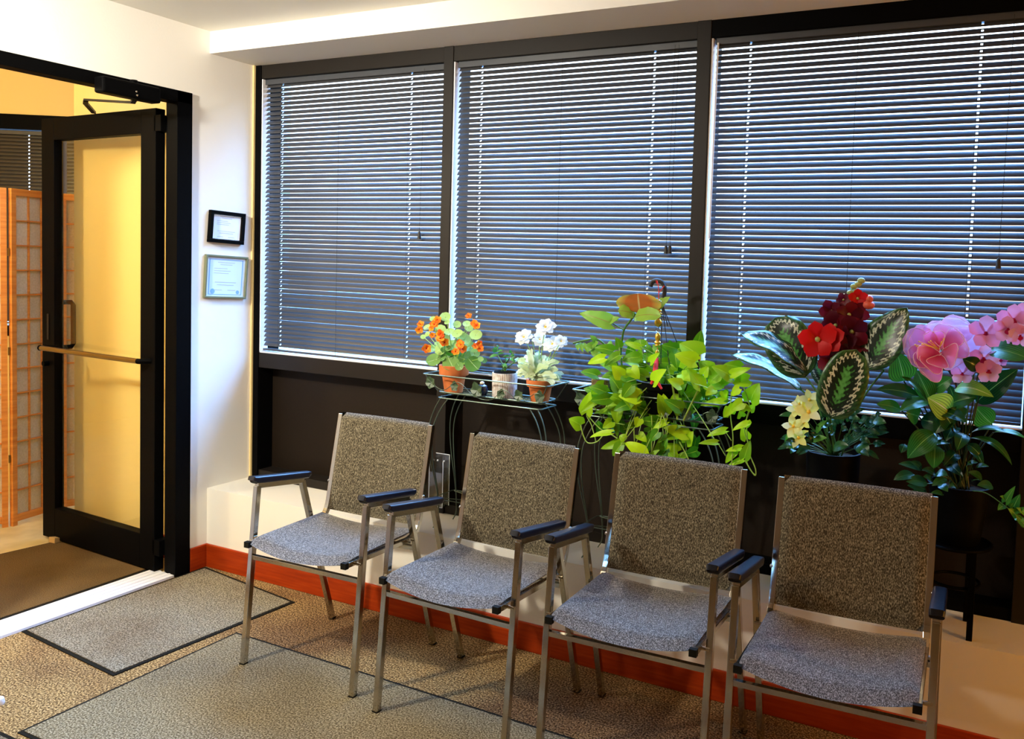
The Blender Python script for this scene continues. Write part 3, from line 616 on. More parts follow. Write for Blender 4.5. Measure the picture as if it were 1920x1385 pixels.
# no separate patch for the purple-grey shadow on the carpet
# ------------------------------------------------------------------ certificates
def certificate(c, label, fm, pm, fw_, depth, seal):
    a, b, c_, d = [Vector((0, p[1], p[2])) for p in [at(x, y, X=0) for x, y in c]]    # TL TR BR BL on the wall
    o = (a+b+c_+d)/4
    t = thing('picture_frame', label, 'picture frame', (0, o.y, o.z), 0, 'framed certificates')
    def P(u, v, x):
        p = (a*(1-u)+b*u)*(1-v)+(d*(1-u)+c_*u)*v; return Vector((x, p.y, p.z))
    wu = fw_/(b-a).length; wv = fw_/(d-a).length
    def quad(mb, u0, v0, u1, v1, x0, x1):
        vs = [P(u0, v0, x0), P(u1, v0, x0), P(u1, v1, x0), P(u0, v1, x0), P(u0, v0, x1), P(u1, v0, x1), P(u1, v1, x1), P(u0, v1, x1)]
        mb.add(vs, [(0, 1, 2, 3), (7, 6, 5, 4), (4, 5, 1, 0), (5, 6, 2, 1), (6, 7, 3, 2), (7, 4, 0, 3)])
    m = MB(); quad(m, 0, 0, 1, wv, .001, depth); quad(m, 0, 1-wv, 1, 1, .001, depth); quad(m, 0, wv, wu, 1-wv, .001, depth); quad(m, 1-wu, wv, 1, 1-wv, .001, depth)
    m.build('frame', fm, t, bevel=.0015)
    m = MB(); quad(m, wu, wv, 1-wu, 1-wv, .002, depth*.45); m.build('paper', pm, t)
    m = MB(); random.seed(3)
    x = depth*.45
    rows = [(.16, .3, .7), (.21, .36, .64)]+[(.30+.055*k, .22, .22+random.uniform(.25, .5)) for k in range(3)]+[(.62, .25, .75), (.68, .3, .7), (.80, .25, .42), (.80, .56, .74)]
    for v, u0, u1 in rows: quad(m, u0, v, u1, v+.012, x, x+.0006)
    m.build('printed_lines', M['ink'], t)
    if seal:
        m = MB(); s0, s1, e0, e1 = wu+.06, 1-wu-.06, wv+.05, 1-wv-.05
        quad(m, s0, e0, s1, e0+.015, x, x+.0006); quad(m, s0, e1, s1, e1+.015, x, x+.0006); quad(m, s0, e0, s0+.02, e1, x, x+.0006); quad(m, s1-.02, e0, s1, e1, x, x+.0006)
        for (u, v, r) in ((.2, .84, .012), (.8, .85, .009)):
            p = P(u, v, x); m.add([p+Vector((.0008, r*math.cos(k*PI/8), r*math.sin(k*PI/8))) for k in range(16)], [tuple(range(16))])
        m.build('printed_border', M['inkblue'], t)
    else:
        m = MB()
        quad(m, wu, wv, 1-wu, wv+.02, x, x+.002); quad(m, wu, 1-wv-.02, 1-wu, 1-wv, x, x+.002); quad(m, wu, wv, wu+.02, 1-wv, x, x+.002); quad(m, 1-wu-.02, wv, 1-wu, 1-wv, x, x+.002)
        m.build('fillet', M['silver'], t)
certificate([(391, 393), (456, 401), (452, 459), (387, 453)], 'small black-framed certificate, the upper of two on the white wall', M['black'], M['paperwhite'], .016, .020, False)
certificate([(383, 476), (462, 482), (457, 560), (379, 558)], 'thin sage-framed pale blue certificate, the lower of two on the white wall', M['framewood'], M['paperblue'], .009, .016, True)

# ------------------------------------------------------------------ chairs
def make_chair():
    t = thing('arm_chair', '', 'chair', (0, 0, 0), 0, 'waiting room armchairs')
    w, wb_ = .2414, .212; y1, y2, y3 = .0526, .262, .433; h1, h1b = .617, .588; y6, h6 = .349, .424; yT, hT = .437, .818
    tb = .0095
    for s in (-1, 1):
        MB().tube([(s*w, 0, 0), (s*w, y1, h1), ], tb, square=True, side=(1, 0, 0)).build('leg', M['chrome'], t, bevel=.0015)
        MB().tube([(s*w, y2, h1b), (s*w, y3, 0)], tb, square=True, side=(1, 0, 0)).build('leg', M['chrome'], t, bevel=.0015)
        a = MB(); a.tube([(s*w, y1-.003, h1+.002), (s*w, y2+.004, h1b+.002)], tb, square=True, side=(1, 0, 0)); a.build('arm_rail', M['chrome'], t, bevel=.0015)
        # arm pad: rounded bar, thicker towards the front
        p = MB(); pts = []; KS = [0, .008, .03, .5, .97, .992, 1]; N = len(KS)
        for i in range(N):
            k = KS[i]; y = y1-.022+(y2+.028-y1+.022)*k; z = h1+.0225-(h1-h1b)*(y-y1)/(y2-y1)
            pts.append((s*w, y, z-(.004 if i in (0, N-1) else 0)))
        p.tube(pts, (.0185, .0120), n=20, square='super', side=(1, 0, 0), rs=[.86, .97, 1, 1, 1, .97, .86]); 
        p.build('arm_pad', M['armpad'], t, smooth=True, sharp=50)
        # seat rail bending up into back rail
        R = [(s*wb_, -.007, .432)]+[(s*wb_, .20, .428)]
        R += bez((s*wb_, y6-.05, h6), (s*wb_, y6+.012, h6-.002), (s*wb_, y6+.026, h6+.075), 7)
        R += [(s*wb_, yT, hT)]
        MB().tube(R, (.0095, .0085), square=True, side=(1, 0, 0)).build('side_rail', M['chrome'], t, bevel=.0015)
        MB().tube([(s*wb_, -.0215, .432), (s*wb_, -.006, .432)], (.0105, .010), square=True, side=(1, 0, 0)).build('end_cap', M['rubber'], t)
        for yy, zz in ((.03, .428), (.290, .425)): MB().tube([(s*(wb_+.004), yy, zz), (s*(w+.002), yy, zz)], .006, 8).build('bolt', M['chrome'], t, smooth=True)
        for yy in (0.0, y3): MB().box((s*w-.0105, yy-.0105, 0), (s*w+.0105, yy+.0105, .005)).build('foot_cap', M['rubber'], t)
        MB().ball((s*(wb_+.0095), y6+.034, .565), .006).build('screw', M['steel'], t)
    MB().tube([(-w, .0315, .372), (w, .0315, .372)], (.0075, .0075), square=True).build('front_stretcher', M['chrome'], t, bevel=.001)
    MB().tube([(-w, .322, .395), (w, .322, .395)], (.0075, .0075), square=True).build('rear_stretcher', M['chrome'], t, bevel=.001)
    # seat cushion: slung, sagging across, waterfall front
    def cushion(name, mat, fn, nu=20, nv=16, th=.026):
        m = MB(); vs = []; fs = []; k = nu+1
        for side in (0, 1):
            for j in range(nv+1):
                for i in range(nu+1):
                    u = i/nu*2-1; v = j/nv; p, n = fn(u, v)
                    e = min(1, (1-abs(u))/.045, v/.04, (1-v)/.04); e = math.sqrt(max(0, 1-(1-max(0, e))**2))
                    vs.append(p+n*(th/2*e*(1 if side == 0 else -1)))
        o = (nv+1)*k
        for j in range(nv):
            for i in range(nu):
                a = j*k+i; fs.append((a, a+1, a+k+1, a+k)); a += o; fs.append((a, a+k, a+k+1, a+1))
        for i in range(nu): fs += [(i, o+i, o+i+1, i+1), (nv*k+i+1, o+nv*k+i+1, o+nv*k+i, nv*k+i)]
        for j in range(nv): fs += [(j*k, (j+1)*k, o+(j+1)*k, o+j*k), (j*k+nu, o+j*k+nu, o+(j+1)*k+nu, (j+1)*k+nu)]
        m.add(vs, fs); return m.build(name, mat, t, smooth=True, sharp=0)
    def seat(u, v):
        sag = .026*(1-u*u)
        y = -.012+v*.352; z = .446-sag*(1-.35*v)-.010*max(0, 1-v/.14)**2+.006*v
        return Vector((u*(wb_+.001), y-.012*(1-u*u)*(1-v), z)), Vector((0, 0, 1))
    cushion('seat', M['fabric_s'], seat, th=.030)
    def back(u, v):
        z = .462+v*(.826-.462); k = (z-.448)/(.826-.448)
        y = y6+.014+(yT-y6-.014)*k+.004
        y += .030*(1-u*u)*(1-.75*v)*(1)+.004
        zz = z-.014*(1-u*u)*(1-v)
        return Vector((u*(wb_-.006), y-.012, zz)), Vector((0, -1, .18)).normalized()
    cushion('backrest', M['fabric'], back, th=.028)
    return t
def copy_tree(o, parent=None):
    c = o.copy(); col.objects.link(c); c.parent = parent
    for ch in list(o.children): copy_tree(ch, c)
    return c
chair = make_chair()
spots = [(1.1586, -.5762, 1.53, 'grey tweed armchair with chrome frame nearest the door, first of the row of four'),
         (1.7709, -.6092, -1.37, 'grey tweed armchair in front of the orange and white flowers, second from the door'),
         (2.3593, -.5920, 1.58, 'grey-brown tweed armchair in front of the trailing pothos, third from the door'),
         (2.9115, -.6053, 2.33, 'grey-brown tweed armchair farthest from the door, at the right end of the row')]
for i, (x, y, a, lb) in enumerate(spots):
    o = chair if i == 0 else copy_tree(chair)
    o.location = (x, y, .004); o.rotation_euler = (0, 0, math.radians(a)); o['label'] = lb

# ------------------------------------------------------------------ wire plant stands
def make_stand():
    t = thing('plant_stand', '', 'plant stand', (0, 0, 0), 0, 'green wire plant stands')
    X0, X1, Y0, Y1 = -.285, .285, -.09, .085; ZR, ZB = .980-H1, .905-H1
    x0, x1, y0, y1 = -.228, .240, -.060, .060
    w = .0028
    def ring(xa, xb, ya, yb, z, r=.012):
        pts = []
        for cx, cy, a0 in ((xb-r, yb-r, 0), (xa+r, yb-r, 90), (xa+r, ya+r, 180), (xb-r, ya+r, 270)):
            for k in range(4): a = math.radians(a0+30*k); pts.append((cx+r*math.cos(a), cy+r*math.sin(a), z))
        return pts
    m = MB(); m.tube(ring(X0, X1, Y0, Y1, ZR), w, 8, closed=True)
    m.tube(ring(x0, x1, y0, y1, ZB+.006), w, 8, closed=True); m.tube(ring(x0-.002, x1+.002, y0-.002, y1+.002, ZB-.018), w, 8, closed=True)
    for k in range(5): y = y0+(y1-y0)*(k+.5)/5; m.tube([(x0, y, ZB), (x1, y, ZB)], .0018, 6)
    for sx in (-1, 1):
        for sy in (-1, 1):
            cx, cy = (X0 if sx < 0 else X1), (Y0 if sy < 0 else Y1); bx, by = (x0 if sx < 0 else x1), (y0 if sy < 0 else y1)
            m.tube([(cx-sx*.006, cy-sy*.006, ZR), (bx, by, ZB+.006)], w*.8, 6)
    m.build('tray', M['wire'], t, smooth=True)
    # cabriole legs: paired wires
    for sx in (-1, 1):
        for sy in (-1, 1):
            lg = MB()
            for k in (0, 1):
                bx = (x0+.012 if sx < 0 else x1-.012)-sx*k*.035; by = y0 if sy < 0 else y1
                z0 = ZB-.018
                P = [(bx, by, z0), (bx+sx*(.030+.008*k), by+sy*.004, z0-.055), (bx+sx*(.048+.016*k), by+sy*.010, z0-.13), (bx+sx*(.040+.022*k), by+sy*.010, z0-.24),
                     (bx+sx*(.008+.032*k), by, z0-.38), (bx+sx*(.0+.035*k), by, z0-.48), (bx+sx*(.02+.035*k), by+sy*.006, .004)]
                lg.tube(smoothpath(P, 5), w*.85, 6)
            lg.build('leg', M['wire'], t, smooth=True)
    b = MB(); zc = .125
    b.tube([(x0, y0, zc), (-.02, 0, zc), (x0, y1, zc)], w*.7, 6); b.tube([(x1, y0, zc), (.02, 0, zc), (x1, y1, zc)], w*.7, 6); b.tube(ring(x0-.012, x1+.012, y0-.01, y1+.01, zc), w*.7, 6, closed=True)
    b.build('lower_brace', M['wire'], t, smooth=True)
    # tin ivy on the front
    iv = MB(); vine = MB()
    def five(c, r, tilt=0):
        for k in range(5):
            a = PI/2+k*2*PI/5+tilt; d = Vector((math.cos(a), -.15, math.sin(a))); iv.leaf(c, Vector(c)+d*r*(1.15 if k == 0 else .9), r*.95, nrm=(0, -1, .2), shape='lance', bend=0, nv=4, nu=2)
    for (x, z, r, a) in ((-.255, ZR-.035, .028, .4), (-.14, ZR-.040, .022, 0), (-.035, ZR-.045, .032, .3), (.075, ZR-.050, .022, -.3), (.155, ZR-.048, .024, .5), (.245, ZR-.045, .026, 0)):
        five((x, Y0-.004+.02, z), r, a)
    P = [(-.27, Y0+.012, ZR-.02), (-.2, Y0+.02, ZR-.06), (-.12, Y0+.01, ZR-.02), (-.05, Y0+.02, ZR-.07), (.03, Y0+.02, ZR-.075), (.09, Y0+.01, ZR-.03), (.16, Y0+.02, ZR-.07), (.23, Y0+.012, ZR-.03), (.262, Y0+.02, ZR-.05)]
    iv.build('tin_ivy', M['wireleaf'], t); vine.tube(smoothpath(P, 5), .0014, 5).build('vine_wire', M['wire'], t, smooth=True)
    return t
st = make_stand(); st.location = (1.464, .125, H1); st['label'] = 'green wire plant stand holding the orange flowers, ribbed pot and white flowers'
st2 = copy_tree(st); st2.location = (2.135, .125, H1); st2['label'] = 'green wire plant stand mostly hidden under the trailing pothos'
TRAY = .907
# acrylic leaflet holder on the dark panel
t = thing('leaflet_holder', 'clear acrylic leaflet holder behind the first chair, by the stand leg', 'leaflet holder', (1.14, .22, .40))
a = MB(); x0, x1, z0, z1 = 1.098, 1.168, .40, .615
a.box((x0, .238, z0), (x1, .241, z1)); a.box((x0, .195, z0), (x0+.003, .239, z1-.02)); a.box((x1-.003, .195, z0), (x1, .239, z1-.02)); a.box((x0, .195, z0), (x1, .198, z1-.07)); a.box((x0, .195, z0), (x1, .24, z0+.003))
a.build('clear_box', M['acrylic'], t)
e = MB()
for P in ([(x1, .196, z0), (x1, .196, z1-.02)], [(x0, .196, z0), (x0, .196, z1-.02)], [(x1, .24, z0), (x1, .24, z1)], [(x0, .24, z1), (x1, .24, z1)], [(x0, .196, z0), (x1, .196, z0)]): e.tube(P, .0012, 4, square=True)
for x in (x0+.012, x1-.025): e.ball((x, .236, z1-.03), .004)
e.build('edge', M['wand'], t)

# ------------------------------------------------------------------ plants
def zc(ox, oy, s):                       # zoom-crop coordinates to photo pixels, then to the world on depth Y
    return lambda x, y, Y: at(ox+x*s, oy+y*s, Y=Y)
def pot(parent, c, rt_, rb_, h, mat, rim=.25, name='pot', lip=1.10):
    x, y, z = c; w = .004
    pr = [(0, 0), (rb_, 0)]
    if rim: pr += [(rb_+(rt_-rb_)*(1-rim), h*(1-rim)), (rt_*lip*.97, h*(1-rim)), (rt_*lip, h*(1-rim)+.003), (rt_*lip*1.02, h)]
    else: pr += [(rt_, h*.97), (rt_, h)]
    pr += [(rt_-w, h), (rt_-w-.002, h-.015), (0, h-.015)]
    p = MB().lathe(pr, (x, y, z), 36).build(name, mat, parent, smooth=True, sharp=35)
    MB().lathe([(0, .003), (rt_-w-.003, .001), (rt_-w-.003, 0)], (x, y, z+h-.015), 20).build('soil', M['soil'], parent)
    return p
def stem(mb, a, b, r=.0018, bow=.01, n=6):
    a = Vector(a); b = Vector(b); m = (a+b)/2+Vector((random.uniform(-1, 1)*bow, random.uniform(-1, 1)*bow, bow))
    mb.tube(bez(a, m, b, n), r, 5)
def flower(parent, c, r, mat, n=5, nrm=None, cup=.35, w=.9, shape='petal', center=None, rot=0, name='flower', rings=1, cr_=.18, jit=.12, cmat=None, var=None):
    c = Vector(c); nn = Vector(nrm if nrm is not None else (CAM-c)).normalized()
    s = nn.cross(Vector((0, 0, 1))).normalized(); t = s.cross(nn)
    m = MB()
    for k in range(rings):
        for i in range(n):
            a = rot+2*PI*(i+.5*k)/n+random.uniform(-jit, jit); rr = r*(1-.25*k)*random.uniform(.92, 1.06)
            cu = cup+.35*k
            d = s*math.cos(a)+t*math.sin(a)+nn*cu
            m.leaf(c+nn*.001*k, c+d.normalized()*rr, rr*w, nrm=nn-(s*math.cos(a)+t*math.sin(a))*cu, shape=shape, bend=.10 if cup >= 0 else -.1, fold=.08, nv=5, nu=4,
                   var=(random.random() if var is None else var, random.random()))
    f = m.build(name, mat, parent, smooth=True, sharp=0)
    if center:
        q = MB(); q.ball(c+nn*r*.12, r*cr_, n=8); q.build('flower_center', cmat or M['yellowc'], f, smooth=True)
    return f

# orange nasturtiums in terracotta
Z = zc(770, 570, 160/1231)
P0 = (1.272, .115, TRAY); t = thing('flowering_plant', 'orange flowers with round green leaves in a terracotta pot on the wire stand', 'potted plant', P0, 0, 'potted plants on the wire stands')
pot(t, P0, .053, .036, .108, M['terra'], rim=.36)
top = Vector((P0[0], P0[1], TRAY+.10)); lf = MB(); sm = MB()
NL = [(240, 430, 70, 500), (330, 800, 190), (300, 640, 150), (440, 630, 190), (600, 590, 165), (560, 395, 125), (430, 370, 140), (670, 420, 130), (720, 450, 130), (240, 330, 105), (500, 180, 130), (525, 260, 70),
      (670, 290, 100), (810, 280, 100), (840, 335, 110), (940, 440, 150), (870, 620, 160), (780, 500, 150), (580, 850, 200), (780, 790, 140), (700, 895, 105), (900, 860, 190), (860, 760, 150), (320, 210, 80), (1010, 790, 70), (1062, 810, 70),
      (560, 720, 160), (460, 790, 60), (180, 470, 70), (640, 760, 130), (930, 700, 120), (380, 560, 70), (500, 500, 120), (700, 600, 120)]
for q in NL:
    x, y, d = q[0], q[1], q[2]; Y = .115+random.uniform(-.055, .03); c = Z(x, y, Y); r = d*160/1231/465*.60
    nrm = (CAM-c).normalized()+Vector((random.uniform(-.5, .2), 0, random.uniform(0, .8)))+(c-top).normalized()*.4
    dd = Vector((random.uniform(-1, 1), random.uniform(-.3, .3), random.uniform(-1, 1))); dd = (dd-nrm*dd.dot(nrm)/nrm.length_squared).normalized()
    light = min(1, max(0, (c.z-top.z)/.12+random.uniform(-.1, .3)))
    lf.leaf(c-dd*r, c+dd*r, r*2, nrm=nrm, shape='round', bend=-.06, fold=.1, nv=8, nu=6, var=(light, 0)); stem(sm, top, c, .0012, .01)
for k in range(34):
    a = random.random()*2*PI; c = top+Vector((math.cos(a)*random.uniform(.01, .055), math.sin(a)*random.uniform(0, .035), random.uniform(.0, .09))); r = random.uniform(.011, .019)
    nrm = (CAM-c).normalized()+Vector((random.uniform(-.7, .7), 0, random.uniform(0, 1))); dd = nrm.cross(Vector((random.uniform(-1, 1), 1, random.uniform(-1, 1)))).normalized()
    lf.leaf(c-dd*r, c+dd*r, r*2, nrm=nrm, shape='round', bend=-.06, fold=.1, nv=8, nu=6, var=(random.random()*.3, 0))
lf.build('foliage', M['nast'], t, smooth=True, sharp=0); sm.build('stems', M['palestem'], t, smooth=True)
for (x, y, r) in ((150, 300, 50), (125, 370, 50), (345, 300, 60), (310, 350, 45), (390, 230, 50), (435, 430, 55), (430, 500, 60), (490, 560, 60), (320, 450, 40), (735, 590, 60), (745, 650, 55), (650, 690, 50), (715, 545, 40), (930, 280, 50), (960, 320, 50), (840, 180, 42), (985, 570, 42), (1005, 650, 48), (930, 610, 40), (225, 640, 60)):
    c = Z(x, y, .115-.05+random.uniform(-.02, .02)); flower(t, c, r*160/1231/465*1.35, M['orange'], n=5, nrm=(CAM-c).normalized()+Vector((random.uniform(-.6, .4), 0, random.uniform(-.1, .6))), cup=.45, w=.8, center=True, cr_=.16, rings=2, cmat=M['redp'])

# small plant in ribbed pot
Z = zc(900, 620, 100/989)
P0 = (1.512, .115, TRAY+.002); t = thing('small_potted_plant', 'little dark green plant in a ribbed white pot between the two flower pots', 'potted plant', P0, 0, 'potted plants on the wire stands')
MB().lathe([(0, 0), (.045, 0), (.0475, .004), (.049, .092), (.049, .096), (.044, .096), (.043, .085), (0, .085)], P0, 48).build('pot', M['ribbed'], t, smooth=True, sharp=35)
MB().lathe([(.036, .084), (.043, .100), (.0435, .100), (.041, .08)], P0, 30).build('inner_pot', M['rubber'], t, smooth=True)
MB().lathe([(0, .004), (.042, .002), (.042, 0)], (P0[0], P0[1], P0[2]+.085), 20).build('soil', M['soil'], t)
lf = MB(); sm = MB()
for (x, y) in ((320, 440), (400, 640), (490, 560), (560, 500), (650, 580), (460, 640)): stem(sm, Z(random.uniform(380, 560), 740, .115), Z(x, y, .105), .0022, .004)
for (x0, y0, x1, y1, w) in ((330, 440, 170, 500, 60), (320, 440, 450, 420, 50), (300, 400, 240, 310, 55), (320, 380, 350, 290, 60), (310, 390, 420, 370, 55), (270, 400, 220, 350, 50), (560, 470, 420, 480, 50), (560, 470, 640, 440, 55), (580, 420, 560, 340, 50), (580, 430, 640, 500, 50), (570, 500, 620, 570, 60), (470, 600, 430, 680, 55), (480, 580, 520, 540, 50), (540, 420, 620, 400, 50), (450, 610, 500, 680, 50), (300, 340, 260, 290, 40), (520, 520, 450, 540, 45), (600, 520, 660, 600, 45), (350, 300, 300, 270, 35)):
    lf.leaf(Z(x0, y0, .105), Z(x1, y1, .09), w*.1011/465, shape='ovate', nv=5, nu=4)
lf.build('foliage', M['jade'], t, smooth=True, sharp=0); sm.build('stems', M['stem'], t, smooth=True)

# white ranunculus
Z = zc(750, 560, .2888)
P0 = (1.672, .115, TRAY); t = thing('flowering_plant', 'white flowers with silvery lobed leaves in a terracotta pot on the wire stand', 'potted plant', P0, 0, 'potted plants on the wire stands')
pot(t, P0, .048, .034, .085, M['terra'], rim=.3); top = Vector((P0[0], P0[1], TRAY+.085)); lf = MB(); sm = MB()
for (x, y, w) in ((755, 400, 60), (765, 480, 70), (790, 440, 60), (860, 540, 75), (940, 545, 80), (980, 500, 70), (1040, 530, 75), (1025, 400, 60), (1030, 460, 70), (830, 340, 60), (880, 380, 60), (950, 370, 70), (1000, 400, 60), (800, 380, 70), (910, 420, 80), (840, 430, 80), (970, 440, 80), (870, 480, 80), (910, 520, 70), (760, 430, 55), (1050, 500, 50), (900, 340, 50), (850, 330, 40), (820, 500, 60), (1000, 560, 50)):
    Y = .115+random.uniform(-.06, .02) if y > 420 else .115+random.uniform(-.03, .04)
    c = Z(x, y, Y); b = Z(895+random.uniform(-18, 18), 505, .112); 
    for k in range(3):
        c2 = c+Vector((random.uniform(-.012, .012), random.uniform(-.012, .01), random.uniform(-.010, .010))) if k else c
        lf.leaf(b, c2, w*.2888/465*.62, shape='lobed', bend=.24, nv=16, nu=4, wave=.10)
lf.build('foliage', M['dusty'], t, smooth=True, sharp=0)
for (x, y, r) in ((945, 190, 62), (805, 255, 56), (905, 268, 48), (990, 300, 60), (1045, 280, 42)):
    c = Z(x, y, .10+random.uniform(-.02, .02)); stem(sm, top, c, .0016, .012)
    flower(t, c, r*.2888/465*1.12, M['whitep'], n=8, nrm=(CAM-c).normalized()+Vector((random.uniform(-.5, .3), 0, .7)), cup=.15, w=.62, rings=3, center=True, cr_=.12, jit=.25)
for (x, y) in ((845, 205), (1020, 350)): stem(sm, top, Z(x, y, .12), .0012, .01)
sm.build('stems', M['palestem'], t, smooth=True)

# dark glazed ornament
t = thing('ornament', 'small dark blue glazed ornament with a cream top between the pots', 'ornament', (1.418, .10, TRAY))
MB().lathe([(0, 0), (.016, 0), (.022, .012), (.024, .026), (.019, .040), (.008, .046), (0, .047)], (1.418, .10, TRAY), 20).build('body', M['ornament'], t, smooth=True)
MB().ball((1.418, .10, TRAY+.050), .009, (1, 1, .8)).build('cap', M['cream'], t, smooth=True)

# pothos in hanging pot with hook
PC = (2.175, .115, .90)
t = thing('trailing_pothos', 'bright lime green trailing pothos spilling over its wire stand', 'potted plant', PC, 0, 'potted plants on the wire stands')
pot(t, (2.175, .115, TRAY), .088, .062, .125, M['blackpot'], rim=.2)
Z4 = zc(1050, 640, .1733); Z5 = zc(1240, 640, .1878)
L4 = [(225, 905, 95, 835, 130), (285, 770, 330, 540, 125), (430, 600, 440, 440, 110), (620, 640, 420, 660, 70), (630, 770, 360, 780, 80), (850, 600, 630, 590, 140), (940, 610, 740, 460, 110), (930, 740, 760, 680, 130),
      (920, 380, 710, 290, 100), (660, 370, 560, 260, 110), (640, 520, 540, 380, 130), (640, 150, 480, 270, 90), (480, 180, 300, 240, 80), (640, 60, 600, -45, 85), (560, 870, 460, 940, 90), (550, 990, 320, 1040, 60),
      (690, 1090, 440, 1160, 80), (800, 900, 620, 970, 65), (900, 1220, 700, 1090, 120), (910, 1170, 990, 960, 90), (1150, 870, 1000, 960, 65), (1140, 760, 1060, 560, 110), (1020, 430, 1154, 300, 120), (850, 240, 690, 200, 120),
      (960, 330, 800, 190, 85), (720, 560, 600, 680, 90), (980, 1250, 1080, 1170, 55), (1000, 780, 1100, 850, 80), (860, 840, 820, 930, 80), (600, 870, 620, 1040, 60), (700, 1050, 640, 1020, 70), (660, 1120, 570, 1240, 90),
      (720, 440, 830, 540, 130), (860, 60, 700, 10, 55), (400, 640, 220, 770, 60), (930, 60, 1010, 150, 60), (980, 220, 1080, 120, 70), (770, 300, 860, 410, 110), (1010, 560, 1100, 660, 100), (1060, 980, 980, 1080, 90), (850, 1010, 940, 1090, 80), (1120, 1010, 1060, 1100, 60), (1130, 1130, 1170, 1050, 60)]
L5 = [(370, 140, 180, 20, 185), (340, 200, 130, 130, 120), (270, 240, 80, 200, 75), (390, 440, 250, 260, 120), (500, 290, 370, 200, 110), (700, 350, 500, 250, 120), (790, 260, 620, 230, 90), (700, 330, 900, 265, 70), (870, 380, 710, 420, 100),
      (190, 440, 60, 380, 90), (330, 460, 180, 600, 110), (170, 560, 80, 620, 80), (40, 700, 20, 520, 110), (890, 590, 980, 415, 140), (690, 725, 640, 640, 100), (620, 600, 390, 640, 60), (810, 610, 700, 690, 90), (850, 690, 840, 615, 70),
      (890, 690, 935, 625, 60), (800, 750, 780, 690, 70), (860, 790, 850, 870, 55), (860, 820, 710, 890, 55), (850, 970, 800, 860, 80), (640, 890, 455, 950, 60), (550, 1010, 370, 1020, 50), (245, 930, 20, 860, 110), (250, 1010, 320, 895, 100),
      (180, 940, 0, 990, 70), (160, 1100, 10, 1030, 100), (130, 1180, 70, 1110, 80), (250, 1140, 140, 1160, 60), (830, 1160, 890, 985, 85), (800, 1060, 640, 1095, 50), (740, 1080, 640, 1215, 65), (820, 1180, 655, 1250, 50), (460, 420, 560, 520, 90),
      (600, 440, 480, 380, 100), (650, 540, 570, 600, 60), (780, 470, 700, 540, 75), (620, 500, 640, 580, 60), (570, 330, 480, 420, 110), (420, 330, 470, 250, 80), (640, 360, 600, 450, 90), (760, 400, 800, 330, 70), (520, 480, 440, 540, 70), (730, 640, 620, 760, 60), (200, 330, 290, 400, 90), (130, 300, 60, 230, 80)]
lf = MB(); sm = MB(); ctr = Vector((2.175, .115, 1.03))
def pleaf(Zf, s, q, front=.0, lightk=None):
    x0, y0, x1, y1, w = q
    d = .10-random.uniform(.0, .14)-front
    if Zf is Z5 and x0 > 560: d = .10-random.uniform(.02, .08)
    b = Zf(x0, y0, d); e = Zf(x1, y1, d-random.uniform(-.01, .03))
    nrm = (CAM-b).normalized()*1.0+Vector((random.uniform(-.35, .25), 0, random.uniform(.1, .8)))
    k = random.random()**.7*.75+.25 if lightk is None else lightk
    lf.leaf(b, e, w*s/440*1.25, nrm=nrm, shape='heart', bend=.10, fold=.18, var=(k, 0)); return b
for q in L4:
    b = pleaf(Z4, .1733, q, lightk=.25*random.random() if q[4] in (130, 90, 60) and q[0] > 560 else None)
    if q[0] > 560: stem(sm, b, ctr+Vector((random.uniform(-.05, .05), random.uniform(-.03, .03), random.uniform(-.02, .03))), .0016, .03)
for q in L5:
    b = pleaf(Z5, .1878, q)
    if q[0] < 560: stem(sm, b, ctr+Vector((random.uniform(-.02, .08), 0, random.uniform(-.02, .03))), .0016, .03)
for i in range(45):                                              # broad mid-green leaves of the near crown
    x = random.gauss(1200, 48); y = random.gauss(725, 42)
    if y > 800 or y < 655 or x < 1115 or x > 1300 or 1200 < x < 1262 and y < 760: continue
    b = at(x, y, Y=random.uniform(-.02, .07)); a = random.uniform(PI*.8, PI*1.6); e = b+Vector((math.cos(a)*.062, random.uniform(-.03, .0), math.sin(a)*.05))
    lf.leaf(b, e, .05, nrm=(CAM-b).normalized()+Vector((random.uniform(-.5, .5), 0, random.uniform(0, .8))), shape='heart', var=(random.uniform(.05, .55), 0))
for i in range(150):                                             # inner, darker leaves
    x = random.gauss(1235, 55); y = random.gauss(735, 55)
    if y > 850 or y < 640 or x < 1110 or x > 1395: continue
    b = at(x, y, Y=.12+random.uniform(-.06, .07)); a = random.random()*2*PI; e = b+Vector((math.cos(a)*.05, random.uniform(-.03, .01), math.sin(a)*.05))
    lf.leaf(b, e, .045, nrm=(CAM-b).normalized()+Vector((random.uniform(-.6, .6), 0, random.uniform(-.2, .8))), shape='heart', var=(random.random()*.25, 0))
lf.build('foliage', M['pothos'], t, smooth=True, sharp=0)
def vine(Zf, pts, Y, r=.0022): sm.tube(smoothpath([Zf(x, y, Y+.0*i) for i, (x, y) in enumerate(pts)], 4), r, 5)
vine(Z4, [(560, 560), (400, 640), (290, 780), (340, 900), (390, 1080)], .02); vine(Z4, [(225, 905), (250, 1010), (300, 1095), (400, 1085), (470, 1010)], .0); vine(Z4, [(700, 900), (500, 850), (360, 700)], .03)
vine(Z4, [(285, 780), (430, 940), (560, 1010), (690, 1095)], .02); vine(Z4, [(640, 60), (645, 150), (570, 240), (550, 330)], .06); vine(Z4, [(900, 180), (880, 60), (865, -20)], .06, .0016); vine(Z4, [(935, 240), (940, 0)], .06, .0016)
vine(Z5, [(700, 500), (690, 720), (712, 900), (715, 1020), (700, 1250)], .05); vine(Z5, [(820, 450), (880, 640), (850, 780), (860, 960), (880, 1120), (940, 1270), (930, 1335), (830, 1180)], .05); vine(Z5, [(880, 700), (830, 860), (860, 1000)], .04, .0016)
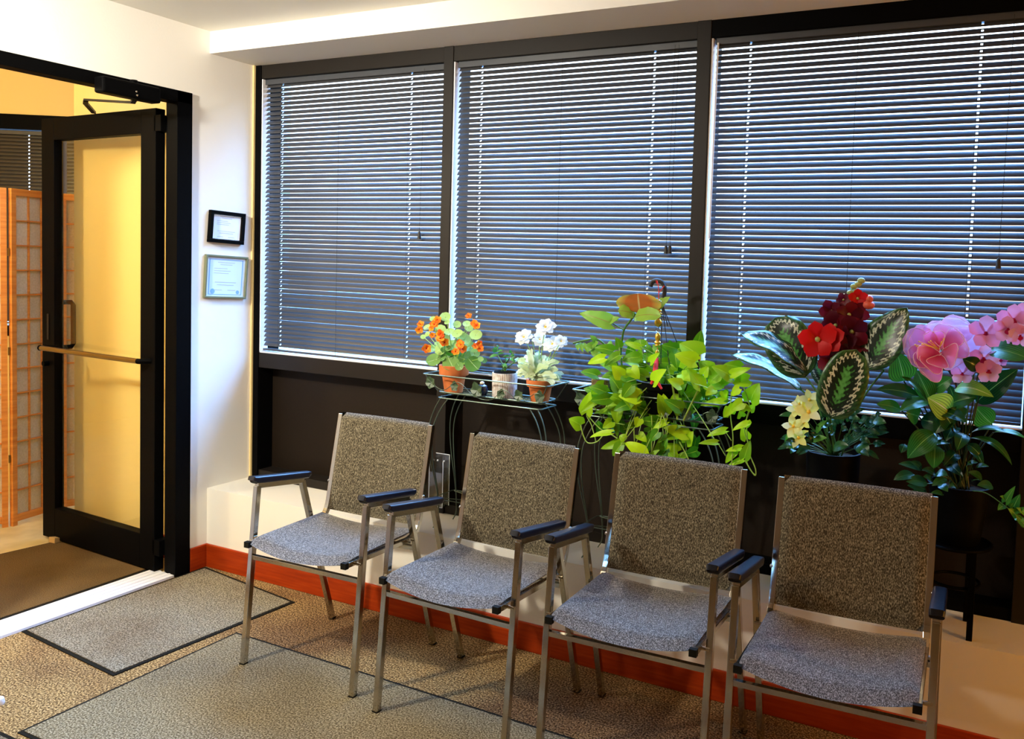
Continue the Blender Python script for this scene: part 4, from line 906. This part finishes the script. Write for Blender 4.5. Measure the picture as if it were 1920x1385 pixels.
vine(Z5, [(640, 900), (700, 990)], .05, .0014); vine(Z5, [(550, 990), (640, 1140)], .05, .0014); vine(Z5, [(840, 1160), (880, 1270), (935, 1330)], .05, .0016); vine(Z5, [(390, 430), (330, 560), (220, 790)], .03, .003); vine(Z5, [(100, 380), (140, 640), (160, 780)], .03, .0025)
vine(Z5, [(60, 240), (130, 520), (180, 740)], .04); vine(Z5, [(180, 1000), (250, 1130), (280, 1200)], .02); vine(Z5, [(-10, 700), (60, 850), (40, 1000)], .02); vine(Z4, [(800, 940), (810, 1100), (840, 1060)], .02, .002); vine(Z4, [(990, 800), (995, 960), (990, 1200)], .02, .002)
sm.build('stems', M['palestem'], t, smooth=True)
hk = MB(); Zh = zc(1200, 500, .1733)
P = [Zh(240, 400, .10), Zh(262, 300, .10), Zh(268, 230, .10), Zh(235, 165, .10), Zh(180, 150, .10), Zh(135, 165, .10), Zh(115, 215, .10)]
hk.tube(smoothpath(P, 5), .0078, 8, rs=None); hook = hk.build('pot_hanger', M['cord'], t, smooth=True)
hw_ = MB(); b0 = Zh(240, 400, .10)
for (x, y, Y) in ((225, 1050, .05), (318, 1060, .05), (430, 900, .12), (300, 640, .13)): hw_.tube([b0, Zh(x, y, Y)], .0016, 5)
hw_.tube([Zh(232, 540, .1), Zh(275, 545, .1)], .0012, 5); hw_.build('hanger_wire', M['cord'], hook)

# gilded charm with red tassel hanging from the hook
ch = thing('tassel_charm', 'gold bead charm with red cord and tassel hanging from the black pot hook', 'charm', Zh(203, 385, .085))
g = MB(); r_ = .1733/440
for (x, y, rr, sz) in ((203, 435, 28, .6), (200, 475, 32, .4), (202, 505, 34, .35), (200, 540, 20, 1), (197, 605, 38, 1.0), (193, 760, 28, 1.4), (192, 820, 34, .5), (190, 850, 28, .6), (186, 935, 20, 1.6), (180, 985, 18, 1)):
    g.ball(Zh(x, y, .083), rr*r_, (1, .8, sz), 10)
g.build('gold_beads', M['gold'], ch, smooth=True)
for (x, y) in ((205, 387), (195, 683)):
    c = Zh(x, y, .083); rg = MB(); rg.tube([c+Vector((math.cos(k*PI/6)*22*r_, 0, math.sin(k*PI/6)*22*r_)) for k in range(12)], .0011, 5, closed=True); rg.build('ring', M['steel'], ch, smooth=True)
cd_ = MB(); cd_.tube([Zh(203, 370, .083), Zh(200, 215, .085), Zh(185, 150, .088)], .0014, 5); cd_.tube([Zh(208, 280, .083), Zh(262, 205, .088)], .0014, 5)
cd_.tube([Zh(175, 145, .09), Zh(180, 185, .09)], .0014, 5); cd_.tube([Zh(192, 870, .083), Zh(187, 920, .083)], .0014, 5); cd_.build('cord', M['redcord'], ch)
ts = MB(); ts.tube([Zh(182, 1000, .06), Zh(168, 1100, .02), Zh(150, 1200, .0), Zh(120, 1270, -.01)], .008, 8, rs=[.9, 1.05, .9, .5]); ts.tube([Zh(165, 1150, .01), Zh(190, 1250, -.005), Zh(235, 1320, -.01)], .006, 8, rs=[.8, 1, .6])
ts.build('tassel', M['redcord'], ch, smooth=True)

# begonia behind the pothos
Z7 = zc(1050, 500, .2888)
bp = (2.018, .135, TRAY); t = thing('begonia', 'tall begonia with russet and green leaves rising from the left of the pothos', 'potted plant', bp, 0, 'potted plants on the wire stands')
pot(t, bp, .043, .034, .10, M['woodpc'], rim=0)
lf = MB(); sm = MB(); rd = MB(); nf = (-.3, -1, .45)
lf.leaf(Z7(330, 365, .07), Z7(125, 300, .05), 105*.2888/440, nrm=(.0, -1, .35), shape='heart', wave=.05, var=(.5, 0)); lf.leaf(Z7(330, 355, .07), Z7(388, 330, .07), 50*.2888/440, nrm=nf, shape='heart', var=(.4, 0))
rd.leaf(Z7(520, 300, .06), Z7(505, 172, .03), 250*.2888/440, nrm=(.1, -1, .2), shape='round', bend=.02, fold=.05, wave=.02, var=(.5, 0), nv=14, nu=12)
lf.leaf(Z7(485, 310, .06), Z7(375, 285, .02), 85*.2888/440, nrm=(0, -1, .6), shape='round', wave=.04, var=(.9, 0)); lf.leaf(Z7(480, 330, .06), Z7(660, 320, .02), 85*.2888/440, nrm=(0, -1, .6), shape='round', wave=.06, var=(.8, 0)); lf.leaf(Z7(560, 330, .1), Z7(715, 195, .1), 70*.2888/440, nrm=(0, -1, .3), shape='ovate', var=(.9, 0))
sm.tube(smoothpath([Vector((2.018, .135, TRAY+.09)), Z7(395, 590, .12), Z7(405, 460, .10), Z7(420, 400, .08), Z7(460, 345, .07), Z7(490, 300, .06)], 5), .0038, 7); sm.tube([Z7(412, 408, .08), Z7(335, 365, .07)], .0024, 6)
sm.tube(smoothpath([Vector((2.008, .135, TRAY+.09)), Z7(350, 565, .12), Z7(290, 505, .10), Z7(235, 470, .09), Z7(150, 480, .08), Z7(85, 497, .07)], 5), .0036, 7)
for q in ((250, 540, 210, 580, 70), (300, 510, 340, 520, 60), (235, 520, 175, 510, 50), (270, 560, 215, 560, 60), (210, 490, 190, 550, 50), (225, 520, 250, 490, 45), (130, 490, 150, 555, 25), (110, 495, 120, 545, 22), (150, 490, 185, 560, 25), (240, 490, 195, 445, 30)):
    lf.leaf(Z7(q[0], q[1], .09), Z7(q[2], q[3], .07), q[4]*.2888/440, shape='lance', var=(.2*random.random(), 0), nv=6)
lf.build('foliage', M['begonia'], t, smooth=True, sharp=0); rd.build('russet_leaf', M['begoniared'], t, smooth=True, sharp=0)['label'] = 'rust-red leaf'
sm.build('stems', M['stem'], t, smooth=True)
# weathered wood ornament at the left end of the second stand
wd = MB(); c0 = at(1128, 735, Y=.09)
wd.box((c0.x-.035, .07, TRAY), (c0.x+.035, .12, TRAY+.115)); wd.tube([(c0.x-.03, .06, TRAY+.02), (c0.x+.0, .055, TRAY+.05), (c0.x+.04, .06, TRAY+.03)], .018, 8)
tag(wd.build('driftwood', M['woodpc'], bevel=.006), 'weathered brown wood piece at the left end of the pothos stand', 'wood ornament')
# small dark pot at the right of stand 2
sp_ = at(1333, 775, Y=.10); t = thing('small_potted_plant', 'small green plant in a tiny dark pot at the right end of the pothos stand', 'potted plant', (sp_.x, .10, TRAY), 0, 'potted plants on the wire stands')
pot(t, (sp_.x, .10, TRAY), .034, .022, .058, M['blackpot'], rim=.25, name='pot')
lf = MB()
for i in range(26):
    b = Vector((sp_.x, .10, TRAY+.055)); a = random.random()*2*PI; e = b+Vector((math.cos(a)*random.uniform(.02, .05), math.sin(a)*.03, random.uniform(.01, .07))); lf.leaf(e, e+Vector((math.cos(a)*.02, -.01, random.uniform(-.02, .01))), .02, shape='ovate', nv=4, nu=2, var=(random.random()*.6, 0))
lf.build('foliage', M['pothos'], t, smooth=True, sharp=0)

# ------------------------------------------------------------------ calathea, red orchid, yellow flowers in a black planter
Z1 = zc(1360, 500, .2889)
KC = (2.775, .105); K = .2889/475
pl = thing('planter', 'tall black planter box behind the two right-hand chairs', 'planter', (KC[0], KC[1], H1))
q = MB(); zt = at(1559, 852, Y=.04).z
q.lathe([(0, 0), (.062, 0), (.068, .01), (.085, zt-H1-.01), (.088, zt-H1), (.080, zt-H1), (.078, zt-H1-.02), (0, zt-H1-.02)], (KC[0], KC[1], H1), 36); q.build('pot', M['blackpot'], pl, smooth=True, sharp=35)
MB().lathe([(0, .004), (.078, .002), (.078, 0)], (KC[0], KC[1], zt-.02), 20).build('soil', M['soil'], pl)
base = Vector((KC[0], KC[1], zt-.02))
t = thing('prayer_plant', 'dark patterned prayer plant with feathered cream-edged leaves in the black planter', 'artificial plant', base, 0, 'artificial plants in black pots')
lf = MB(); sm = MB()
def cl_(x0, y0, Ya, x1, y1, Yb, w, nrm, bend=.1, wave=.03, fold=.12, shape='oblong'):
    lf.leaf(Z1(x0, y0, Ya), Z1(x1, y1, Yb), w*K, nrm=nrm, shape=shape, bend=bend, fold=fold, wave=wave, nv=16, nu=8)
cl_(525, 715, .03, 325, 330, .06, 250, (.15, -1, .15)); cl_(530, 690, .02, 100, 435, -.02, 150, (.1, -.55, 1), bend=.12, wave=.05); cl_(495, 800, .04, 35, 570, .0, 110, (.1, -.4, 1), bend=.1, wave=.05)
cl_(925, 665, .03, 1180, 265, .02, 225, (-.35, -1, .1), bend=.05, shape='lance'); cl_(680, 985, -.03, 850, 535, -.04, 225, (.1, -1, -.05), bend=.08); cl_(655, 780, .10, 570, 600, .13, 90, (0, -1, .6)); cl_(700, 600, .12, 690, 330, .14, 110, (.2, -1, .4)); cl_(880, 560, .12, 840, 350, .12, 120, (-.2, -1, .5))
for (x, y, Y, x2, y2) in ((525, 715, .03, 640, 900), (495, 800, .04, 610, 930), (1030, 670, .03, 880, 880), (680, 985, -.03, 690, 1050), (655, 780, .10, 660, 1000)):
    sm.tube(smoothpath([Z1(x, y, Y), Z1(x2, y2, (Y+.1)/2), base+Vector((random.uniform(-.03, .03), 0, 0))], 5), .003, 6)
sm.tube([Z1(1035, 668, .03), Z1(935, 650, .03)], .003, 6)
lf.build('foliage', M['calathea'], t, smooth=True, sharp=0, thick=.0012); sm.build('stems', M['stem'], t, smooth=True)

t = thing('red_orchid', 'dark red artificial orchid spike rising among the patterned leaves', 'artificial flower', base+Vector((.01, 0, 0)), 0, 'artificial plants in black pots')
sm = MB(); sm.tube(smoothpath([base+Vector((.01, 0, 0)), Z1(660, 900, .08), Z1(665, 600, .07), Z1(730, 400, .06), Z1(790, 270, .06), Z1(800, 190, .06), Z1(835, 125, .06), Z1(882, 85, .06)], 6), .0032, 6)
sm.tube([Z1(860, 260, .06), Z1(905, 245, .05)], .0018, 5); sm.tube([Z1(880, 230, .06), Z1(930, 212, .05)], .0018, 5)
sm.build('stems', M['palestem'], t, smooth=True)
for (x, y, r, Y, mt) in ((600, 470, 105, -.01, 'redp'), (680, 470, 85, .0, 'redp'), (690, 290, 70, .04, 'maroonp'), (740, 300, 60, .05, 'maroonp'), (860, 205, 55, .05, 'redp'), (770, 215, 45, .05, 'maroonp'), (800, 310, 80, .04, 'maroonp'), (720, 380, 85, .03, 'maroonp'), (820, 420, 95, .03, 'maroonp'), (860, 300, 70, .05, 'maroonp'), (700, 600, 90, .02, 'maroonp'), (860, 490, 80, .04, 'maroonp'), (770, 480, 90, .03, 'maroonp'), (700, 670, 70, .03, 'maroonp'), (840, 560, 70, .05, 'maroonp'), (760, 570, 80, .05, 'maroonp'), (850, 240, 55, .06, 'maroonp')):
    c = Z1(x, y, Y); flower(t, c, r*K, M[mt], n=5, nrm=(CAM-c).normalized()+Vector((random.uniform(-.5, .3), 0, random.uniform(-.2, .3))), cup=.3, w=.85, shape='round', center=True, cr_=.13, cmat=M['bud'], rot=random.random()*6)
bd = MB()
for (x, y, r) in ((882, 90, 17), (862, 112, 16), (835, 127, 16), (852, 162, 17), (812, 168, 16), (824, 192, 18), (825, 232, 18), (800, 250, 14)): bd.ball(Z1(x, y, .055), r*K, (1.2, 1, .9), 8)
bd.build('green_bud', M['bud'], t, smooth=True)
bd = MB(); bd.ball(Z1(930, 248, .045), 28*K, (1.1, 1, .8), 10); bd.ball(Z1(937, 210, .045), 20*K, (.9, 1, 1), 10); bd.build('red_bud', M['redbud'], t, smooth=True)

t = thing('yellow_flowers', 'pale yellow star-shaped artificial flowers at the left of the black planter', 'artificial flower', base+Vector((-.04, -.02, 0)), 0, 'artificial plants in black pots')
sm = MB()
for (x, y, r) in ((540, 945, 78), (440, 1035, 65), (510, 1010, 50), (545, 865, 62), (475, 1110, 62), (465, 930, 58), (480, 890, 45)):
    c = Z1(x, y, -.02+random.uniform(-.01, .02)); flower(t, c, r*K, M['yellowp'], n=5, nrm=(CAM-c).normalized()+Vector((random.uniform(-.5, .4), 0, random.uniform(-.3, .5))), cup=.2, w=.62, shape='ovate', center=True, cr_=.14); stem(sm, base, c, .0014, .02)
lf = MB()
for q in ((590, 1080, 660, 995, 35), (560, 1130, 660, 1110, 40), (440, 1180, 395, 1090, 50)): lf.leaf(Z1(q[0], q[1], .0), Z1(q[2], q[3], -.02), q[4]*K, shape='lance', var=(.9, 0))
lf.build('foliage', M['ivy'], t, smooth=True, sharp=0); sm.build('stems', M['stem'], t, smooth=True)

t = thing('dark_foliage_plant', 'dark small-leaved greenery filling the right side of the black planter', 'artificial plant', base+Vector((.03, .0, 0)), 0, 'artificial plants in black pots')
lf = MB(); sm = MB()
for i in range(105):
    a = random.random(); x = random.gauss(800, 130); y = random.gauss(1060, 75)
    if i < 22: x = random.gauss(520, 60); y = random.gauss(1140, 45)
    if y > 1215 or y < 860 or x < 400 or x > 1035: continue
    Y = random.uniform(-.03, .13); b = Z1(x, y, Y); d = Vector((b.x-base.x, (b.y-base.y)*.6, max(.02, b.z-base.z)*.6)).normalized()
    e = b+(d+Vector((random.uniform(-.5, .5), random.uniform(-.6, .2), random.uniform(-.6, .3)))).normalized()*random.uniform(.025, .05)
    lf.leaf(b, e, .018, shape='lance', nv=6, nu=4, bend=.12, droop=.2)
    if i % 3 == 0: stem(sm, base, b, .0014, .01)
for q in ((870, 1150, 925, 1225, 70), (960, 1000, 1045, 1015, 45), (700, 1180, 800, 1160, 60), (440, 1120, 395, 1180, 60)): lf.leaf(Z1(q[0], q[1], -.0), Z1(q[2], q[3], -.03), q[4]*K, shape='lance', var=(1, 0))
lf.build('foliage', M['dark'], t, smooth=True, sharp=0); sm.build('stems', M['stem'], t, smooth=True)

# ------------------------------------------------------------------ pink flowers and lily leaves in a black pot on a black stand
Z2 = zc(1640, 540, .2022); Z3 = zc(1640, 760, .2022); K = .2022/495
QC = (3.155, .105)
zr = .628
sd_ = thing('plant_stand', 'black metal plant stand on the ledge right of the last chair', 'plant stand', (QC[0], QC[1], H1))
for nm_, rr, z in (('ring', .098, zr), ('lower_ring', .070, zr-.12)): MB().tube([(QC[0]+rr*math.cos(k*PI/16), QC[1]+rr*math.sin(k*PI/16), z) for k in range(32)], .005, 8, closed=True).build(nm_, M['black'], sd_, smooth=True, sharp=40)
MB().lathe([(0, -.004), (.0925, -.004), (.0925, 0), (0, 0)], (QC[0], QC[1], zr), 32).build('plate', M['black'], sd_, smooth=True, sharp=40)
for a in (-54, 66, 186): 
    a = math.radians(a); MB().tube([(QC[0]+.088*math.cos(a), QC[1]+.088*math.sin(a), zr), (QC[0]+.088*math.cos(a), QC[1]+.085*math.sin(a), H1)], (.0085, .0085), square=True).build('leg', M['black'], sd_, bevel=.001)
pp = thing('plant_pot', 'black pot with the pink flowers, standing on the black metal stand', 'pot', (QC[0], QC[1], zr))
pt_ = MB(); pt_.lathe([(0, .001), (.060, .001), (.066, .01), (.088, .17), (.092, .18), (.084, .18), (.082, .16), (0, .16)], (QC[0], QC[1], zr), 36); pt_.build('body', M['blackpot'], pp, smooth=True, sharp=35)
MB().lathe([(0, .004), (.081, .002), (.081, 0)], (QC[0], QC[1], zr+.16), 20).build('soil', M['soil'], pp)
base = Vector((QC[0]-.0, QC[1], zr+.16))
t = thing('lily_plant', 'large dark green artificial lily leaves in the black pot at the right', 'artificial plant', base, 0, 'artificial plants in black pots')
lf = MB(); sm = MB(); br = MB()
def ll(Zf, x0, y0, x1, y1, w, Y0=.06, Y1=.0, nrm=None, mb=None, bend=.12, shape='lance', var=None, st_=True, fold=.2):
    b = Zf(x0, y0, Y0); e = Zf(x1, y1, Y1); (mb or lf).leaf(b, e, w*K*1.05, nrm=nrm, shape=shape, bend=bend, fold=fold, nv=12, nu=8, var=var)
    if st_: sm.tube(bez(b, (b+base)/2+Vector((0, 0, .03)), base+Vector((random.uniform(-.02, .02), random.uniform(-.02, .02), 0)), 6), .0024, 6)
ll(Z2, 270, 860, 205, 590, 200, nrm=(.2, -1, .2)); ll(Z2, 490, 1060, 200, 790, 60, .06, .04, nrm=(0, -.5, 1)); ll(Z2, 410, 1010, 15, 940, 115, nrm=(0, -.8, .6)); ll(Z2, 245, 1130, 15, 1075, 95, .04, .0, nrm=(0, -1, .6), var=(.9, 0)); ll(Z2, 500, 1055, 235, 1140, 130, .05, -.01, nrm=(0, -.7, 1)); ll(Z2, 410, 1190, 290, 1150, 130, .05, .0, nrm=(0, -1, .2))
ll(Z2, 520, 1040, 385, 760, 150, .09, .09, nrm=(.2, -1, .1), var=(.7, 0)); ll(Z2, 520, 1000, 545, 730, 90, .10, .12, nrm=(.2, -1, 0)); ll(Z2, 545, 950, 725, 830, 115, .10, .08, nrm=(0, -1, .4), var=(.8, 0)); ll(Z2, 700, 1160, 490, 1015, 190, .02, -.02, nrm=(.3, -1, .4), mb=br, var=(1, 0), shape='ovate')
ll(Z2, 745, 940, 1105, 1010, 120, .05, -.02, nrm=(.1, -.9, .6), mb=br, var=(0, 0), bend=.2); ll(Z2, 940, 1060, 1330, 750, 170, .08, .04, nrm=(.2, -1, .5), var=(.1, 0)); ll(Z2, 1070, 565, 1420, 650, 155, .05, -.02, nrm=(.1, -.9, .5), var=(.8, 0), shape='oblong', bend=.1); ll(Z2, 970, 740, 815, 655, 105, .03, .0, nrm=(.2, -1, .2), var=(0, 0))
ll(Z2, 715, 1070, 950, 1010, 130, .04, .0, nrm=(0, -1, .5)); ll(Z2, 1090, 1260, 935, 1100, 170, .10, .10, nrm=(.0, -1, -.2), var=(1, 0)); ll(Z2, 740, 1030, 690, 895, 60, .1, .1, nrm=(0, -1, .3))
ll(Z3, 560, 255, 305, 490, 170, .02, -.03, nrm=(.1, -1, .5), bend=.28, var=(.5, 0)); ll(Z3, 720, 200, 590, 30, 160, .03, .0, nrm=(0, -.9, .7), var=(.1, 0)); ll(Z3, 600, 60, 850, 160, 120, .02, -.02, nrm=(0, -.6, 1), var=(.1, 0)); ll(Z3, 430, 130, 700, 200, 150, .05, .03, nrm=(0, -1, .3), var=(.0, 0))
ll(Z3, 560, 370, 548, 585, 130, .0, -.03, nrm=(.1, -1, .4), bend=.2, var=(.6, 0)); ll(Z3, 690, 350, 420, 400, 70, .03, .0, nrm=(0, -.4, 1)); ll(Z3, 880, 265, 1210, 240, 80, .08, .02, nrm=(0, -.4, 1)); ll(Z3, 1100, 250, 1400, 305, 60, .05, .0, nrm=(0, -.4, 1)); ll(Z3, 890, 300, 1275, 555, 75, .05, .0, nrm=(.3, -.6, 1), bend=.22); ll(Z3, 1000, 330, 1240, 480, 50, .05, .02, nrm=(.3, -.6, 1), bend=.2)
ll(Z3, 280, 360, 245, 440, 60, .02, .0, nrm=(0, -1, .3))
for (x0, y0, x1, y1, w) in ((700, 120, 560, 260, 130), (760, 200, 660, 330, 110), (820, 260, 760, 420, 100), (640, 420, 500, 520, 90), (760, 440, 640, 560, 90), (860, 360, 980, 470, 80), (820, 150, 700, 20, 110), (900, 420, 1010, 560, 70), (700, 560, 820, 660, 80), (620, 300, 470, 330, 70)):
    ll(Z3, x0, y0, x1, y1, w, random.uniform(.03, .08), random.uniform(-.01, .04), nrm=(random.uniform(-.2, .3), -.8, random.uniform(.3, .9)), var=(random.random()*.12, 0), bend=.2)
lf.build('foliage', M['lily'], t, smooth=True, sharp=0); br.build('bright_leaf', M['lilybright'], t, smooth=True, sharp=0)['label'] = 'yellow-green leaf'
for k in range(12):
    x = random.uniform(700, 850); sm.tube(bez(Z2(x, 1050+random.uniform(-40, 60), .08), Z3(x+random.uniform(-30, 30), 100, .09), base+Vector((random.uniform(-.03, .03), random.uniform(-.02, .02), 0)), 5), .0022, 5)
sm.build('stems', M['darkstem'], t, smooth=True)

t = thing('fabric_flower', 'big sheer pink fabric flower with yellow stamens at the right of the window ledge', 'artificial flower', base+Vector((0, -.01, 0)), 0, 'artificial plants in black pots')
c0 = (610, 600)
PT = [((620, 560), (255, 480), 230, .01, -.02, .55), ((600, 560), (330, 400), 210, .02, .0, .5), ((600, 600), (300, 640), 170, .0, -.03, .3), ((610, 620), (430, 790), 260, .0, -.05, .35), ((620, 600), (360, 690), 120, -.01, -.05, .0), ((620, 620), (470, 740), 180, -.01, -.06, .0),
      ((610, 600), (770, 640), 180, -.01, -.05, .2), ((640, 590), (845, 470), 220, .0, -.02, .5), ((640, 560), (830, 270), 230, .04, .04, .8), ((620, 560), (535, 300), 170, .03, .03, .7), ((630, 570), (690, 330), 200, .02, .02, .6), ((640, 570), (795, 395), 130, .0, -.02, .3), ((610, 540), (570, 390), 90, .0, -.01, .1),
      ((700, 560), (1000, 500), 260, .05, .05, .85), ((700, 600), (790, 720), 200, .04, .04, .9), ((600, 590), (480, 400), 90, .0, -.02, .1), ((610, 610), (380, 600), 120, -.02, -.05, .05), ((620, 620), (560, 730), 150, -.02, -.06, .1)]
m = MB(); rim_ = MB()
for (b, e, w, Ya, Yb, v) in PT:
    pb_, pe_ = Z2(*b, Ya-.02), Z2(*e, Yb-.02); dr = (pe_-pb_).normalized(); nv, nu = 12, 8
    m.leaf(pb_, pe_, w*K, nrm=Vector((.1, -1, .2))-dr*.5+Vector((random.uniform(-.3, .3), 0, random.uniform(-.3, .3))), shape='petal', bend=-.14, fold=.10, nv=nv, nu=nu, var=(v, 0))
    L_ = m.v[-(nv+1)*(nu+1):]; rim_.tube([L_[i*(nu+1)] for i in range(nv)]+[L_[i*(nu+1)+nu] for i in range(nv-1, -1, -1)], .0009, 5)
rim_.build('petal_wire', M['rimw'], t, smooth=True)
m.build('petal', M['sheer'], t, smooth=True, sharp=0)
m = MB()
for (x, y) in ((375, 525), (390, 540), (410, 495), (500, 500), (440, 520), (520, 490), (620, 500), (640, 470)): m.tube([Z2(595, 565, -.03), Z2(x, y, -.06)], .0011, 5); m.ball(Z2(x, y, -.06), .0022)
m.build('stamens', M['yellowc'], t, smooth=True)
m = MB(); m.tube(smoothpath([Z2(640, 640, .02), Z2(690, 770, .05), Z2(760, 930, .07), base+Vector((0, 0, .06)), base], 5), .003, 6); m.build('stems', M['soil'], t, smooth=True)

t = thing('pink_orchid', 'pale pink orchid sprays with magenta throats at the right edge of the photo', 'artificial flower', base+Vector((.03, .01, 0)), 0, 'artificial plants in black pots')
for (x, y, r, Y) in ((1030, 420, 125, .02), (1290, 290, 115, .0), (1240, 380, 100, -.01), (1350, 440, 85, -.01), (1010, 650, 115, .03), (815, 795, 90, .03), (1060, 770, 95, .02), (1175, 660, 55, .04), (1370, 230, 70, .01), (1250, 490, 25, .02)):
    c = Z2(x, y, Y); n_ = (CAM-c).normalized()+Vector((random.uniform(-.4, .2), 0, random.uniform(-.2, .3)))
    f = flower(t, c, r*K, M['pinkp'], n=5, nrm=n_, cup=.25, w=.8, shape='petal', rot=.3, jit=.1)
    s_ = n_.normalized(); lp = MB(); lp.leaf(c+s_*.003, c+s_*.006+Vector((.0, 0, -r*K*.38)), r*K*.42, nrm=s_, shape='round', nv=5, nu=4); lp.ball(c+s_*.005, r*K*.10, n=6); lp.build('lip', M['magp'], f, smooth=True)['label'] = 'magenta lip'
m = MB(); m.tube(smoothpath([base, Z2(880, 1000, .08), Z2(960, 700, .06), Z2(1080, 500, .05), Z2(1160, 300, .05), Z2(1290, 290, .02)], 6), .0026, 6); m.tube(smoothpath([Z2(960, 720, .06), Z2(860, 780, .05), Z2(815, 800, .04)], 4), .002, 5); m.tube(smoothpath([Z2(1160, 310, .05), Z2(1300, 380, .03), Z2(1360, 440, .0)], 4), .002, 5)
m.build('stems', M['stem'], t, smooth=True)

t = thing('ivy', 'glossy dark ivy and small leaves spilling over the rim of the right-hand black pot', 'artificial plant', base+Vector((0, -.02, 0)), 0, 'artificial plants in black pots')
lf = MB(); sm = MB()
for (x0, y0, x1, y1, w) in ((440, 600, 220, 540, 60), (370, 640, 175, 690, 75), (440, 600, 330, 520, 60), (570, 645, 440, 590, 60), (490, 725, 290, 705, 90), (480, 790, 300, 740, 80), (670, 680, 530, 745, 60), (560, 640, 680, 650, 70), (500, 830, 320, 810, 60), (640, 830, 520, 810, 40), (1000, 695, 865, 615, 60), (930, 580, 1060, 565, 40), (900, 590, 860, 520, 40), (600, 740, 680, 800, 60), (540, 700, 450, 660, 60), (1100, 760, 950, 740, 70), (850, 560, 960, 530, 40), (760, 760, 690, 750, 50)):
    lf.leaf(Z3(x0, y0, .0), Z3(x1, y1, -.03), w*K*1.1, shape='lance', nv=8, nu=4, bend=.15, nrm=(.1, -.8, .8))
lf.build('foliage', M['dark'], t, smooth=True, sharp=0)
lf = MB()
for (x0, y0, x1, y1, w) in ((1215, 890, 1305, 745, 60), (1290, 940, 1350, 820, 75), (1310, 1010, 1235, 955, 70), (1385, 1100, 1300, 1000, 60), (1400, 1000, 1310, 945, 50), (1190, 930, 1140, 970, 55), (1260, 940, 1290, 900, 50), (1320, 1040, 1400, 1080, 50), (1200, 860, 1160, 840, 35), (1340, 980, 1390, 940, 40)):
    lf.leaf(Z3(x0, y0, -.02), Z3(x1, y1, -.04), w*K*1.1, shape='heart', nv=7, nu=4, nrm=(.0, -1, .5))
lf.build('ivy_leaves', M['ivy'], t, smooth=True, sharp=0)
sm.tube(smoothpath([base+Vector((0, -.03, .0)), Z3(1000, 800, .0), Z3(1180, 910, -.02), Z3(1300, 1010, -.03), Z3(1330, 1080, -.03), Z3(1390, 1130, -.03)], 5), .0016, 5)
for (x0, y0, x1, y1) in ((700, 720, 440, 600), (700, 760, 490, 725), (720, 700, 570, 645), (900, 700, 1000, 695), (850, 720, 850, 560)): stem(sm, Z3(x0, y0, .04), Z3(x1, y1, .0), .0014, .008)
sm.build('stems', M['stem'], t, smooth=True)
